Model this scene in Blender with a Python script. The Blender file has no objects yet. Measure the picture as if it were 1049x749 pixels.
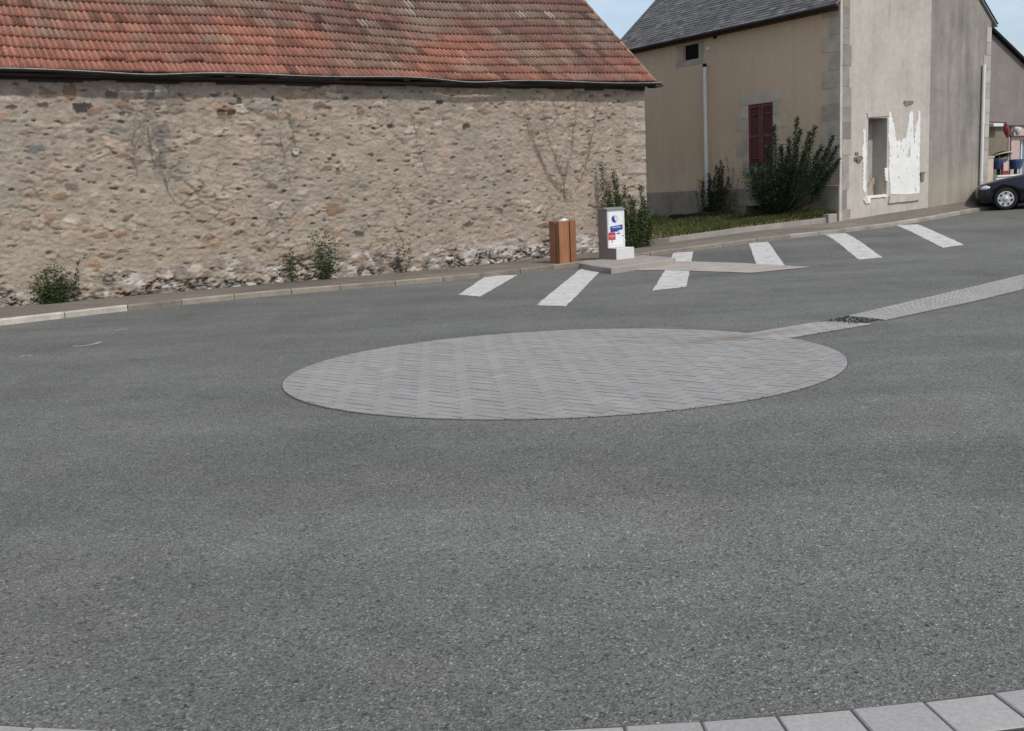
import bpy, bmesh, math, random
import numpy as np
from mathutils import Vector, Matrix
R = math.radians
rng = np.random.default_rng(11); random.seed(11)
sc = bpy.context.scene
COL = sc.collection

# ------------------------------------------------------------------ camera
PW, PH, F, HC = 1049.0, 749.0, 1074.0, 1.6
ROLL, PITCH = R(-2.63), R(9.32)
cr, sr, cp_, sp_ = math.cos(ROLL), math.sin(ROLL), math.cos(PITCH), math.sin(PITCH)
right0, up0, fwd = np.array([1., 0, 0]), np.array([0, sp_, cp_]), np.array([0, cp_, -sp_])
camX, camY = cr*right0 + sr*up0, -sr*right0 + cr*up0
cam = bpy.data.cameras.new('camera'); co = bpy.data.objects.new('camera', cam); COL.objects.link(co)
cam.sensor_fit = 'HORIZONTAL'; cam.sensor_width = 36; cam.lens = 36*F/PW; cam.clip_start = .05; cam.clip_end = 3000
M = Matrix.Identity(4)
for i in range(3):
    M[i][0], M[i][1], M[i][2] = camX[i], camY[i], -fwd[i]
M[2][3] = HC
co.matrix_world = M
sc.camera = co

def ray(px, py):
    return camX*((px-PW/2)/F) - camY*((py-PH/2)/F) + fwd

# ------------------------------------------------------------------ frames and ground
AZ = R(58.0)
U = np.array([math.sin(AZ), math.cos(AZ), 0.]); N = np.array([U[1], -U[0], 0.]); V = -N
B0 = np.array([3.458, 25.80, 0.]); C0 = np.array([8.485, 26.83, 0.])
def FB(s, d, z): return B0 + U*s + N*d + np.array([0, 0, z])      # barn: s along its front wall, d out of it
def FG(s, d, z): return C0 + U*s + N*d + np.array([0, 0, z])      # house gable
def FF(s, d, z): return C0 + V*s - U*d + np.array([0, 0, z])      # house side with the shutters
def FW(x, y, z): return np.array([x, y, z], float)
sB = lambda x, y: (x-B0[0])*U[0] + (y-B0[1])*U[1]
dB = lambda x, y: (x-B0[0])*N[0] + (y-B0[1])*N[1]

_fs = np.linspace(-60, 140, 2001)
_fz = np.interp(_fs, [-60, -4.6, -2.5, -1, .5, 1.5, 2.6, 4, 5.65, 7.4, 9.4, 12, 16, 40, 140], [0, 0, .04, .11, .18, .235, .262, .29, .335, .42, .55, .64, .75, 1.3, 1.6])
_k = np.hanning(17); _k /= _k.sum(); _fz = np.convolve(np.pad(_fz, 8, mode='edge'), _k, mode='valid')
def terr(x, y):
    s, d = sB(x, y), dB(x, y)
    t = np.clip((d-3.0)/8.0, 0, 1); g = 1 - t*t*(3-2*t)
    return np.interp(s, _fs, _fz)*g
def at(px, py, dz=0.0):
    r = ray(px, py); t = np.arange(1.0, 90, .01)
    P = np.array([0, 0, HC]) + t[:, None]*r
    k = np.argmax(P[:, 2] < terr(P[:, 0], P[:, 1]) + dz)
    return P[k]
def onplane(px, py, P, nn):
    r = ray(px, py); O = np.array([0, 0, HC]); return O + r*(nn @ (P-O)/(nn @ r))
def bpl(px, py, d=0.0):      # pixel on the barn front plane -> s, z
    q = onplane(px, py, B0+N*d, N); return (q-B0) @ U, q[2]
def gpl(px, py, d=0.0):
    q = onplane(px, py, C0+N*d, N); return (q-C0) @ U, q[2]
def fpl(px, py, d=0.0):
    q = onplane(px, py, C0-U*d, U); return (q-C0) @ V, q[2]

# ------------------------------------------------------------------ mesh builder
class MB:
    def __init__(s): s.v = []; s.f = []; s.c = []
    def add(s, verts, faces, col=None):
        o = len(s.v); s.v += [tuple(map(float, p)) for p in verts]
        s.f += [tuple(i+o for i in f) for f in faces]; s.c += [col]*len(faces)
    def box(s, Fr, a0, a1, b0, b1, c0, c1, col=None):
        P = [Fr(a, b, c) for c in (c0, c1) for b in (b0, b1) for a in (a0, a1)]
        s.add(P, [(0, 2, 3, 1), (4, 5, 7, 6), (0, 1, 5, 4), (2, 6, 7, 3), (0, 4, 6, 2), (1, 3, 7, 5)], col)
    def quad(s, a, b, c, d, col=None): s.add([a, b, c, d], [(0, 1, 2, 3)], col)
    def prism(s, Fr, poly, d0, d1, col=None):         # polygon in (a, z), from depth d0 to d1
        n = len(poly)
        P = [Fr(a, d0, z) for a, z in poly] + [Fr(a, d1, z) for a, z in poly]
        s.add(P, [tuple(range(n))[::-1], tuple(range(n, 2*n))] + [(i, (i+1) % n, n+(i+1) % n, n+i) for i in range(n)], col)
    def slab(s, pts, z0f, z1f, col=None):             # polygon on the ground with bottom and top heights
        n = len(pts)
        P = [(x, y, z0f(x, y)) for x, y in pts] + [(x, y, z1f(x, y)) for x, y in pts]
        s.add(P, [tuple(range(n, 2*n))] + [(i, (i+1) % n, n+(i+1) % n, n+i) for i in range(n)], col)
    def tube(s, pts, rad, seg=6, col=None, cap=True):
        pts = [np.array(p, float) for p in pts]; n = len(pts)
        if not hasattr(rad, '__len__'): rad = [rad]*n
        ref = np.array([.3, .2, .93]); V_ = []
        for i, p in enumerate(pts):
            t = pts[min(i+1, n-1)] - pts[max(i-1, 0)]; t = t/(np.linalg.norm(t)+1e-9)
            rf = ref if abs(t @ ref) < .95 else np.array([1., 0, 0])
            a = np.cross(t, rf); a /= np.linalg.norm(a); b = np.cross(t, a)
            for k in range(seg):
                q = 2*math.pi*k/seg; V_.append(p + rad[i]*(math.cos(q)*a + math.sin(q)*b))
        fs = [(i*seg+k, i*seg+(k+1) % seg, (i+1)*seg+(k+1) % seg, (i+1)*seg+k) for i in range(n-1) for k in range(seg)]
        if cap: fs += [tuple(range(seg)), tuple(range((n-1)*seg, n*seg))]
        s.add(V_, fs, col)
    def lathe(s, origin, axis, prof, seg=24, col=None):   # prof: (along axis, radius)
        axis = np.array(axis, float); axis /= np.linalg.norm(axis)
        rf = np.array([0, 0, 1.]) if abs(axis[2]) < .9 else np.array([1., 0, 0])
        a = np.cross(axis, rf); a /= np.linalg.norm(a); b = np.cross(axis, a); o = np.array(origin, float)
        V_ = [o + axis*h + r*(math.cos(2*math.pi*k/seg)*a + math.sin(2*math.pi*k/seg)*b) for h, r in prof for k in range(seg)]
        n = len(prof)
        s.add(V_, [(i*seg+k, i*seg+(k+1) % seg, (i+1)*seg+(k+1) % seg, (i+1)*seg+k) for i in range(n-1) for k in range(seg)], col)
    def build(s, name, m, parent=None, loc=None, smooth=False, bev=0.0, fix=True):
        base = np.array(parent['_b'] if parent is not None else (loc if loc is not None else (0, 0, 0)), float)
        me = bpy.data.meshes.new(name)
        me.from_pydata([tuple(np.array(p)-base) for p in s.v], [], s.f)
        if any(c is not None for c in s.c):
            at_ = me.color_attributes.new('Col', 'FLOAT_COLOR', 'CORNER')
            arr = np.ones((len(me.loops), 4), np.float32); k = 0
            for p, c in zip(me.polygons, s.c):
                n = p.loop_total; arr[k:k+n, :3] = c if c is not None else (.5, .5, .5); k += n
            at_.data.foreach_set('color', arr.ravel())
        me.materials.append(m)
        if fix:
            bm = bmesh.new(); bm.from_mesh(me); bmesh.ops.recalc_face_normals(bm, faces=bm.faces[:])
            if bev > 0:
                bmesh.ops.remove_doubles(bm, verts=bm.verts[:], dist=1e-5)
                es = [e for e in bm.edges if len(e.link_faces) == 2 and e.calc_face_angle(0) > .5]
                bmesh.ops.bevel(bm, geom=es, offset=bev, segments=2, affect='EDGES', profile=.6)
            bm.to_mesh(me); bm.free()
        if smooth: me.polygons.foreach_set('use_smooth', [True]*len(me.polygons))
        return link(name, me, parent, base)

def link(name, me, parent, base):
    o = bpy.data.objects.new(name, me); COL.objects.link(o)
    if parent is not None: o.parent = parent; o['_b'] = list(parent['_b'])
    else: o.location = tuple(base); o['_b'] = [float(x) for x in base]
    return o
def tag(o, label=None, cat=None, group=None, kind=None):
    if label: o['label'] = label
    if cat: o['category'] = cat
    if group: o['group'] = group
    if kind: o['kind'] = kind
    return o
def thing(name, loc, label, cat, group=None):
    o = bpy.data.objects.new(name, None); COL.objects.link(o); o.location = tuple(map(float, loc)); o['_b'] = [float(x) for x in loc]
    o.empty_display_size = .2
    return tag(o, label, cat, group)
def grid_mesh(name, P, colr, m, parent=None, loc=(0, 0, 0), smooth=True):   # P: (a, b, 3) array
    a, b = P.shape[:2]; base = np.array(parent['_b'] if parent is not None else loc, float)
    idx = np.arange(a*b).reshape(a, b)
    q = np.stack([idx[:-1, :-1], idx[1:, :-1], idx[1:, 1:], idx[:-1, 1:]], -1).reshape(-1, 4)
    me = bpy.data.meshes.new(name)
    me.vertices.add(a*b); me.vertices.foreach_set('co', (P.reshape(-1, 3)-base).astype(np.float32).ravel())
    me.loops.add(q.size); me.loops.foreach_set('vertex_index', q.ravel().astype(np.int32))
    me.polygons.add(len(q)); me.polygons.foreach_set('loop_start', (np.arange(len(q))*4).astype(np.int32))
    me.polygons.foreach_set('use_smooth', [smooth]*len(q))
    if colr is not None:
        at_ = me.color_attributes.new('Col', 'FLOAT_COLOR', 'POINT')
        c = np.ones((a*b, 4), np.float32); c[:, :3] = colr.reshape(-1, 3); at_.data.foreach_set('color', c.ravel())
    me.update(calc_edges=True); me.validate(); me.materials.append(m)
    return link(name, me, parent, base)

# ------------------------------------------------------------------ value noise in numpy
_tab = np.random.default_rng(5).random((256, 256))
def vn(x, y, seed=0):
    x = np.asarray(x, float)+seed*17.3; y = np.asarray(y, float)+seed*9.1
    xi, yi = np.floor(x).astype(int), np.floor(y).astype(int); fx, fy = x-xi, y-yi
    fx, fy = fx*fx*(3-2*fx), fy*fy*(3-2*fy)
    T = lambda i, j: _tab[i % 256, j % 256]
    return (T(xi, yi)*(1-fx)+T(xi+1, yi)*fx)*(1-fy) + (T(xi, yi+1)*(1-fx)+T(xi+1, yi+1)*fx)*fy
def fbm(x, y, o=4, seed=0):
    r, a, t = 0, .5, 0
    for i in range(o): r = r + a*vn(x*2**i, y*2**i, seed+i*3); t += a; a *= .5
    return r/t
def sst(a, b, x): t = np.clip((x-a)/(b-a), 0, 1); return t*t*(3-2*t)

# ------------------------------------------------------------------ materials
class NT:
    def __init__(s, name):
        s.m = bpy.data.materials.new(name); s.m.use_nodes = True; s.t = s.m.node_tree; s.n = s.t.nodes; s.l = s.t.links
        s.b = s.n['Principled BSDF']; s.tc = s.n.new('ShaderNodeTexCoord').outputs['Object']
        s.b.inputs['Specular IOR Level'].default_value = .25
    def put(s, sock, v):
        if isinstance(v, bpy.types.NodeSocket): s.l.new(v, sock)
        else: sock.default_value = v
    def coord(s, scale, off=(0, 0, 0)):
        n = s.n.new('ShaderNodeVectorMath'); n.operation = 'MULTIPLY_ADD'; s.l.new(s.tc, n.inputs[0]); n.inputs[1].default_value = scale; n.inputs[2].default_value = off
        return n.outputs[0]
    def noise(s, scale, detail=4, rough=.55, off=(0, 0, 0)):
        if not hasattr(scale, '__len__'): scale = (scale,)*3
        n = s.n.new('ShaderNodeTexNoise'); s.l.new(s.coord(scale, off), n.inputs['Vector']); n.inputs['Scale'].default_value = 1; n.inputs['Detail'].default_value = detail; n.inputs['Roughness'].default_value = rough
        return n.outputs['Fac']
    def voro(s, scale, out='Color', feature='F1', rand=1.0):
        if not hasattr(scale, '__len__'): scale = (scale,)*3
        n = s.n.new('ShaderNodeTexVoronoi'); n.feature = feature; s.l.new(s.coord(scale), n.inputs['Vector']); n.inputs['Scale'].default_value = 1; n.inputs['Randomness'].default_value = rand
        return n.outputs[out]
    def mr(s, v, a, b, c, d, smooth=False):
        n = s.n.new('ShaderNodeMapRange'); n.interpolation_type = 'SMOOTHSTEP' if smooth else 'LINEAR'; s.l.new(v, n.inputs[0])
        for i, x in enumerate((a, b, c, d)): n.inputs[i+1].default_value = x
        return n.outputs[0]
    def math(s, op, a, b=0.0):
        n = s.n.new('ShaderNodeMath'); n.operation = op; s.put(n.inputs[0], a); s.put(n.inputs[1], b); return n.outputs[0]
    def scale(s, colr, fac):
        n = s.n.new('ShaderNodeVectorMath'); n.operation = 'SCALE'
        s.put(n.inputs[0], colr if isinstance(colr, bpy.types.NodeSocket) else tuple(colr)); s.put(n.inputs['Scale'], fac); return n.outputs[0]
    def mix(s, fac, a, b):
        n = s.n.new('ShaderNodeMix'); n.data_type = 'RGBA'; s.put(n.inputs[0], fac)
        for sock, v in ((n.inputs[6], a), (n.inputs[7], b)): s.put(sock, v if isinstance(v, bpy.types.NodeSocket) else (*v, 1))
        return n.outputs[2]
    def attr(s, name='Col'):
        n = s.n.new('ShaderNodeAttribute'); n.attribute_name = name; return n.outputs['Color']
    def xyz(s):
        n = s.n.new('ShaderNodeSeparateXYZ'); s.l.new(s.tc, n.inputs[0]); return n.outputs
    def bump(s, h, strength=.5, dist=.01):
        n = s.n.new('ShaderNodeBump'); n.inputs['Strength'].default_value = strength; n.inputs['Distance'].default_value = dist; s.l.new(h, n.inputs['Height']); s.l.new(n.outputs[0], s.b.inputs['Normal'])
    def done(s, colr, rough=.9, metal=0.0, spec=None):
        s.put(s.b.inputs['Base Color'], colr if isinstance(colr, bpy.types.NodeSocket) else (*colr, 1)); s.put(s.b.inputs['Roughness'], rough); s.b.inputs['Metallic'].default_value = metal
        if spec is not None: s.b.inputs['Specular IOR Level'].default_value = spec
        return s.m

def simple(name, colr=None, rough=.85, var=.12, scale=6, fine=60, finevar=.08, bump=.15, bd=.004, metal=0.0, spec=None, attr=False, stains=()):
    t = NT(name); c = t.attr() if attr else colr
    c = t.scale(c, t.mr(t.noise(scale, 4), .3, .7, 1-var, 1+var))
    c = t.scale(c, t.mr(t.noise(fine, 3), .3, .7, 1-finevar, 1+finevar))
    for col_, sc_, lo, hi, st, off in stains:
        c = t.mix(t.mr(t.noise(sc_, 5, .6, off), lo, hi, 0, st, True), c, col_)
    if bump: t.bump(t.noise(fine, 4), bump, bd)
    return t.done(c, rough, metal, spec)

def asphalt(name, base, var=.1, speck=1.0, brown=0.0):
    t = NT(name)
    vc = t.voro(125.0); v1 = t.n.new('ShaderNodeSeparateColor'); t.l.new(vc, v1.inputs[0])
    vc2 = t.voro(60.0); v2 = t.n.new('ShaderNodeSeparateColor'); t.l.new(vc2, v2.inputs[0])
    g = t.mr(v1.outputs[0], 0, 1, 1-.42*speck, 1+.42*speck)
    br = t.mr(v1.outputs[1], .93, 1.0, 0, 1.5*speck)                     # a few pale stones
    g = t.math('ADD', g, br)
    dk = t.mr(v2.outputs[0], .86, 1.0, 0, -.4*speck); g = t.math('ADD', g, dk)
    big = t.mr(t.noise(.35, 5, .6), .3, .7, 1-var, 1+var)
    mid = t.mr(t.noise(2.6, 5, .65, (3, 7, 1)), .3, .7, 1-var*.7, 1+var*.7)
    small = t.mr(t.noise(15, 4, .6), .3, .7, .965, 1.035)
    streak = t.mr(t.noise((.16, .75, 1), 4, .55, (9, 2, 0)), .42, .68, .93, 1.13, True)
    st2 = t.mr(t.noise((.55, .22, 1), 3, .5, (1, 6, 0)), .50, .66, 1.0, .90, True); streak = t.math('MULTIPLY', streak, st2)
    spot = t.mr(t.noise((1.3, 1.3, 1), 2, .5, (4, 4, 0)), .68, .76, 1.0, .80, True); streak = t.math('MULTIPLY', streak, spot)
    c = t.scale(base, t.math('MULTIPLY', t.math('MULTIPLY', g, big), t.math('MULTIPLY', t.math('MULTIPLY', mid, small), streak)))
    c = t.mix(t.mr(t.noise(.8, 5, .6, (5, 1, 0)), .5, .75, 0, .35+brown, True), c, t.scale((base[0]*1.12, base[1]*1.03, base[2]*.92), g))
    h = t.math('ADD', t.voro(125.0, 'Distance'), t.math('MULTIPLY', t.noise(170, 2), .5))
    t.bump(h, .75, .006)
    return t.done(c, .88, spec=.22)

A = {}
A['road'] = asphalt('asphalt', (.140, .141, .129), .13)
A['path'] = asphalt('pavement', (.172, .152, .127), .18, .8, .4)
A['patch'] = asphalt('old_asphalt', (.10, .10, .10), .1)
A['paver'] = simple('paver', attr=True, var=.07, scale=1.1, fine=70, finevar=.12, bump=.25, stains=[((.2, .165, .13), (.8, .8, .8), .58, .8, .35, (2, 5, 0))])
def sandy(m, pts):
    t = m.node_tree; b = t.nodes['Principled BSDF']; src = b.inputs['Base Color'].links[0].from_socket
    g = t.nodes.new('ShaderNodeNewGeometry'); nz = t.nodes.new('ShaderNodeTexNoise'); nz.inputs['Scale'].default_value = 2.2; nz.inputs['Detail'].default_value = 5; t.links.new(g.outputs['Position'], nz.inputs['Vector'])
    for (x, y, sx, sy, ang, st) in pts:
        mp = t.nodes.new('ShaderNodeMapping'); mp.vector_type = 'TEXTURE'; mp.inputs['Location'].default_value = (x, y, 0); mp.inputs['Rotation'].default_value = (0, 0, ang); mp.inputs['Scale'].default_value = (sx, sy, 10); t.links.new(g.outputs['Position'], mp.inputs[0])
        ln = t.nodes.new('ShaderNodeVectorMath'); ln.operation = 'LENGTH'; t.links.new(mp.outputs[0], ln.inputs[0])
        ad = t.nodes.new('ShaderNodeMath'); ad.operation = 'ADD'; t.links.new(ln.outputs['Value'], ad.inputs[0]); t.links.new(nz.outputs['Fac'], ad.inputs[1])
        mr = t.nodes.new('ShaderNodeMapRange'); mr.interpolation_type = 'SMOOTHSTEP'; t.links.new(ad.outputs[0], mr.inputs[0]); mr.inputs[1].default_value = .55; mr.inputs[2].default_value = 1.45; mr.inputs[3].default_value = st; mr.inputs[4].default_value = 0
        mx = t.nodes.new('ShaderNodeMix'); mx.data_type = 'RGBA'; t.links.new(mr.outputs[0], mx.inputs[0]); t.links.new(src, mx.inputs[6]); mx.inputs[7].default_value = (.215, .185, .15, 1); src = mx.outputs[2]
    t.links.new(src, b.inputs['Base Color'])
_a, _b = at(735, 349), at(775, 345)
sandy(A['paver'], [(*_a[:2], .75, .33, .25, .75), (*_b[:2], .9, .18, .45, .6)])
sandy(A['road'], [(*_b[:2], .9, .25, .45, .4)])
A['joint'] = simple('joint_sand', (.075, .072, .066), .95)
A['kerb'] = simple('kerb_stone', attr=True, var=.2, scale=2.5, fine=45, finevar=.18, bump=.4, bd=.008, stains=[((.10, .09, .075), (3, 3, 3), .55, .75, .6, (0, 3, 1))])
def paint():
    t = NT('road_paint'); w = t.noise(9, 6, .7); w2 = t.noise(70, 3, .6)
    f = t.mr(t.math('ADD', t.math('MULTIPLY', w, .55), t.math('MULTIPLY', w2, .45)), .515, .59, 0, .75, True)
    c = t.mix(f, t.scale((.57, .56, .53), t.mr(t.noise(3, 4), .3, .7, .9, 1.08)), (.17, .165, .16))
    # tyre wear, streaks across the stripes
    c = t.mix(t.mr(t.noise((.7, 7, 1), 3, .6, (1, 3, 0)), .5, .70, 0, .5, True), c, (.27, .265, .255))
    t.bump(w2, .3, .004); return t.done(c, .7)
A['paint'] = paint()
A['concrete'] = simple('concrete', (.30, .275, .245), .9, .14, 3, 50, .12, .3, stains=[((.16, .145, .125), (2, 2, 2), .52, .75, .5, (1, 1, 4))])
A['wedge'] = simple('pale_concrete', (.36, .32, .285), .9, .12, 2.5, 60, .13, .3, stains=[((.21, .185, .165), (5, 5, 5), .55, .75, .45, (7, 1, 4))])
A['wall'] = simple('rubble_masonry', attr=True, var=.07, scale=3, fine=38, finevar=.16, bump=.5, bd=.012, spec=.12)
A['barnside'] = simple('plain_masonry', (.36, .30, .24), .95, .15, 5, 30, .15, .5, .01)
A['tile'] = simple('roof_tile', attr=True, rough=.85, var=.16, scale=3.5, fine=28, finevar=.25, bump=.3, bd=.006, stains=[((.36, .34, .28), (16, 16, 16), .63, .72, .55, (3, 1, 2)), ((.055, .045, .042), (9, 9, 9), .60, .76, .5, (8, 1, 2))])
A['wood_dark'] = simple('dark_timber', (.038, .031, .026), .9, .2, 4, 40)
A['disc'] = simple('weathered_plaster', (.40, .375, .33), .9, .1, 20, 80)
A['oldbeam'] = simple('rotten_timber', (.022, .019, .016), .95, .3, 8, 50, .2, .4)
A['zinc'] = simple('weathered_zinc', (.030, .029, .028), .8, .25, 5, 40, .15, .1)
A['zinc_lip'] = simple('bare_zinc', (.34, .33, .32), .5, .25, 6, 40, .1, .1, metal=.3)
A['render'] = None
def render_mat(name, base, stains, streak=0.0, var=.08, lowcol=None):
    t = NT(name); c = t.scale(base, t.mr(t.noise(.9, 5, .6), .3, .7, 1-var, 1+var))
    c = t.scale(c, t.mr(t.noise(6, 5, .6, (4, 0, 2)), .3, .7, 1-var*.7, 1+var*.7)); c = t.scale(c, t.mr(t.noise(60, 3), .3, .7, .93, 1.07))
    for col_, sc_, lo, hi, st, off in stains: c = t.mix(t.mr(t.noise(sc_, 5, .6, off), lo, hi, 0, st, True), c, col_)
    if lowcol:
        z = t.math('ADD', t.xyz()[2], t.math('MULTIPLY', t.noise(.9, 4, .6, (7, 7, 7)), 1.8))
        c = t.mix(t.mr(z, lowcol[1], lowcol[2], lowcol[3], 0, True), c, lowcol[0])
    if streak: c = t.scale(c, t.mr(t.noise((5, 5, .22), 5, .62, (1, 2, 3)), .3, .72, 1-streak, 1+streak*.6))
    t.bump(t.noise(45, 5, .6), .35, .006); return t.done(c, .93, spec=.12)
A['tan'] = render_mat('tan_render', (.66, .525, .365), [((.50, .405, .29), (.6, .6, .35), .5, .72, .6, (2, 9, 1)), ((.37, .31, .23), (3, 3, .6), .56, .75, .4, (6, 2, 3))], .05, .08, ((.60, .42, .28), 4.0, 1.7, .6))
A['plinth'] = render_mat('grey_render', (.36, .315, .255), [((.17, .155, .13), (1.5, 1.5, .7), .5, .72, .6, (3, 3, 0)), ((.33, .30, .26), (2.5, 2.5, 2.5), .57, .7, .5, (3, 8, 0))], .08, .14)
A['gable'] = render_mat('pale_grey_render', (.445, .41, .362), [((.32, .295, .255), (.9, .9, .5), .5, .72, .6, (1, 4, 0)), ((.50, .47, .42), (2.2, 2.2, 1.2), .58, .74, .5, (3, 8, 9)), ((.25, .23, .2), (7, 7, 2), .62, .76, .55, (3, 2, 9)), ((.27, .25, .215), (1.7, 1.7, .25), .56, .74, .5, (8, 2, 3))], .08, .11)
A['greyrender'] = render_mat('streaked_grey_render', (.275, .255, .222), [((.15, .142, .128), (1.3, 1.3, .35), .47, .7, .7, (3, 3, 0)), ((.38, .34, .28), (.8, .8, .6), .6, .75, .5, (5, 8, 0))], .17, .12, ((.37, .33, .26), 1.35, 2.3, .6))
A['quoin'] = simple('dressed_stone', attr=True, var=.14, scale=4, fine=40, finevar=.12, bump=.3)
A['slate'] = simple('slate', attr=True, rough=.62, var=.16, scale=2, fine=30, finevar=.18, bump=.2, stains=[((.20, .20, .185), (5, 5, 5), .60, .74, .55, (2, 2, 9))])
A['brick'] = simple('dark_brick', (.13, .075, .055), .9, .25, 8, 50)
A['shutter'] = simple('oxblood_paint', (.155, .060, .058), .55, .18, 5, 50, .12, .15)
A['pvc'] = simple('white_plastic', (.66, .65, .62), .45, .06, 2, 40, .05, .05)
A['dark'] = simple('dark_void', (.012, .011, .010), .95, .2)
A['whitewash'] = simple('whitewash', (.72, .72, .70), .85, .06, 3, 40, .06, .3, stains=[((.40, .37, .32), (4, 4, 1.6), .60, .68, .8, (4, 2, 1)), ((.50, .48, .44), (14, 14, 6), .60, .70, .5, (1, 1, 1))])
A['blockgrey'] = render_mat('block_infill', (.33, .325, .30), [((.2, .2, .19), (1.6, 1.6, .8), .46, .68, .7, (2, 5, 1)), ((.45, .44, .41), (5, 5, 3), .58, .7, .6, (1, 2, 7))], .1, .15)
A['rubble'] = simple('bare_rubble', (.20, .165, .135), .95, .35, 12, 50, .3, .6, .02)
A['binwood'] = None
def wood(name, base, gr=(40, 40, 1.6)):
    t = NT(name); c = t.scale(t.attr(), t.mr(t.noise(gr, 4, .6), .3, .7, .78, 1.2)); c = t.scale(c, t.mr(t.noise(3, 3), .3, .7, .9, 1.1))
    t.bump(t.noise(gr, 4), .25, .003); return t.done(c, .6)
A['binwood'] = wood('stained_wood', None)
A['postwhite'] = simple('white_enamel', (.70, .71, .71), .4, .03, 2, 40, .03, .03, stains=[((.55, .54, .52), (3, 3, 1), .6, .78, .5, (1, 5, 2))])
A['postgrey'] = simple('post_grey_brown', (.235, .205, .175), .75, .08, 3, 50, .06, .1)  # darker grey-brown tone for the cabinet body and the basin's side
A['postbase'] = simple('white_cast_concrete', (.56, .555, .54), .8, .06, 4, 50, .06, .15)
A['blue'] = simple('blue_print', (.03, .05, .26), .5, .05)
A['palegrey'] = simple('pale_grey_print', (.42, .44, .50), .5, .05)
A['red'] = simple('red_print', (.42, .045, .05), .5, .05)
A['steel'] = simple('galvanised_sheet', (.33, .345, .38), .4, .12, 5, 40, .08, .1, metal=.5)
A['iron'] = simple('cast_iron', (.05, .05, .052), .6, .2, 8, 60, .2, .3, metal=.3)
A['stone_bit'] = simple('gravel_stone', attr=True, var=.15)
A['soil'] = simple('dry_soil', (.20, .165, .105), .95, .2, 3, 60, .25, .6, .02, stains=[((.07, .08, .03), (2, 2, 2), .45, .65, .7, (0, 0, 0))])
A['pink'] = simple('pink_shop_front', (.47, .36, .33), .8, .06)
A['cream'] = simple('cream_render', (.50, .44, .34), .9, .12)
A['annex'] = render_mat('dull_grey_render', (.235, .205, .19), [((.17, .15, .14), (.7, .7, .5), .45, .7, .6, (3, 3, 0))], .06, .1)
A['annexgutter'] = simple('grey_gutter', (.16, .155, .15), .7, .1)
A['brownwall'] = render_mat('brown_render', (.20, .165, .13), [], .05, .1)
def leafmat(name):
    t = NT(name); c = t.attr(); t.done(c, .65, spec=.12)
    tr = t.n.new('ShaderNodeBsdfTranslucent'); t.l.new(t.scale(c, 1.2), tr.inputs[0]); mx = t.n.new('ShaderNodeMixShader'); mx.inputs[0].default_value = .18
    t.l.new(t.b.outputs[0], mx.inputs[1]); t.l.new(tr.outputs[0], mx.inputs[2]); t.l.new(mx.outputs[0], t.n['Material Output'].inputs[0]); return t.m
A['leaf'] = leafmat('leaf')
A['bark'] = simple('bark', (.10, .075, .05), .95, .2, 20, 80)
A['vine'] = simple('dead_vine_bark', (.20, .17, .14), .95, .25, 10, 80)
def carpaint():
    t = NT('black_car_paint'); t.done((.006, .007, .012), .3, spec=.4); t.b.inputs['Coat Weight'].default_value = .25; t.b.inputs['Coat Roughness'].default_value = .08; return t.m
A['car'] = carpaint()
A['rubber'] = simple('tyre_rubber', (.018, .018, .018), .85, .1)
A['trimblack'] = simple('black_trim', (.012, .012, .013), .6, .1)
A['alloy'] = simple('silver_hubcap', (.52, .53, .53), .4, .05, metal=.25)
def glass(name, col_, rough=.04):
    t = NT(name); t.done(col_, rough, spec=.6); return t.m
A['glass'] = glass('tinted_glass', (.02, .025, .03))
A['lens'] = glass('headlight_lens', (.50, .53, .56), .12)
A['shopglass'] = glass('shop_glass', (.16, .20, .27), .08)
A['tubblue'] = simple('blue_plastic', (.05, .085, .17), .5, .15)
A['redpaint'] = simple('red_paint', (.20, .035, .042), .5, .12)
A['whitepaint'] = simple('white_paint', (.66, .66, .64), .5, .06)

# ------------------------------------------------------------------ ground, road
def axis(lo, hi, fine, f0, f1):
    a = list(np.arange(f0, f1, fine)); x = f1; st = fine
    while x < hi: a.append(x); st *= 1.35; x += st
    a.append(hi); x = f0 - fine; st = fine; b = []
    while x > lo: b.append(x); st *= 1.35; x -= st
    b.append(lo); return np.array(b[::-1]+a)
xs, ys = axis(-900, 900, .5, -24, 34), axis(-300, 1500, .5, -4, 50)
X, Y = np.meshgrid(xs, ys, indexing='ij')
road = grid_mesh('road', np.stack([X, Y, terr(X, Y)], -1), None, A['road']); tag(road, kind='structure')

def lerp_pts(poly, n):
    poly = np.array(poly, float); L = np.r_[0, np.cumsum(np.linalg.norm(np.diff(poly, axis=0), axis=1))]
    t = np.linspace(0, L[-1], n); return np.stack([np.interp(t, L, poly[:, k]) for k in range(poly.shape[1])], -1)
def smooth_line(poly, n, win=15):
    p = lerp_pts(poly, n); k = np.hanning(win+2)[1:-1]; k /= k.sum()
    return np.stack([np.convolve(np.pad(p[:, i], win//2, mode='reflect', reflect_type='odd'), k, mode='valid') for i in range(p.shape[1])], -1)

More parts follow.
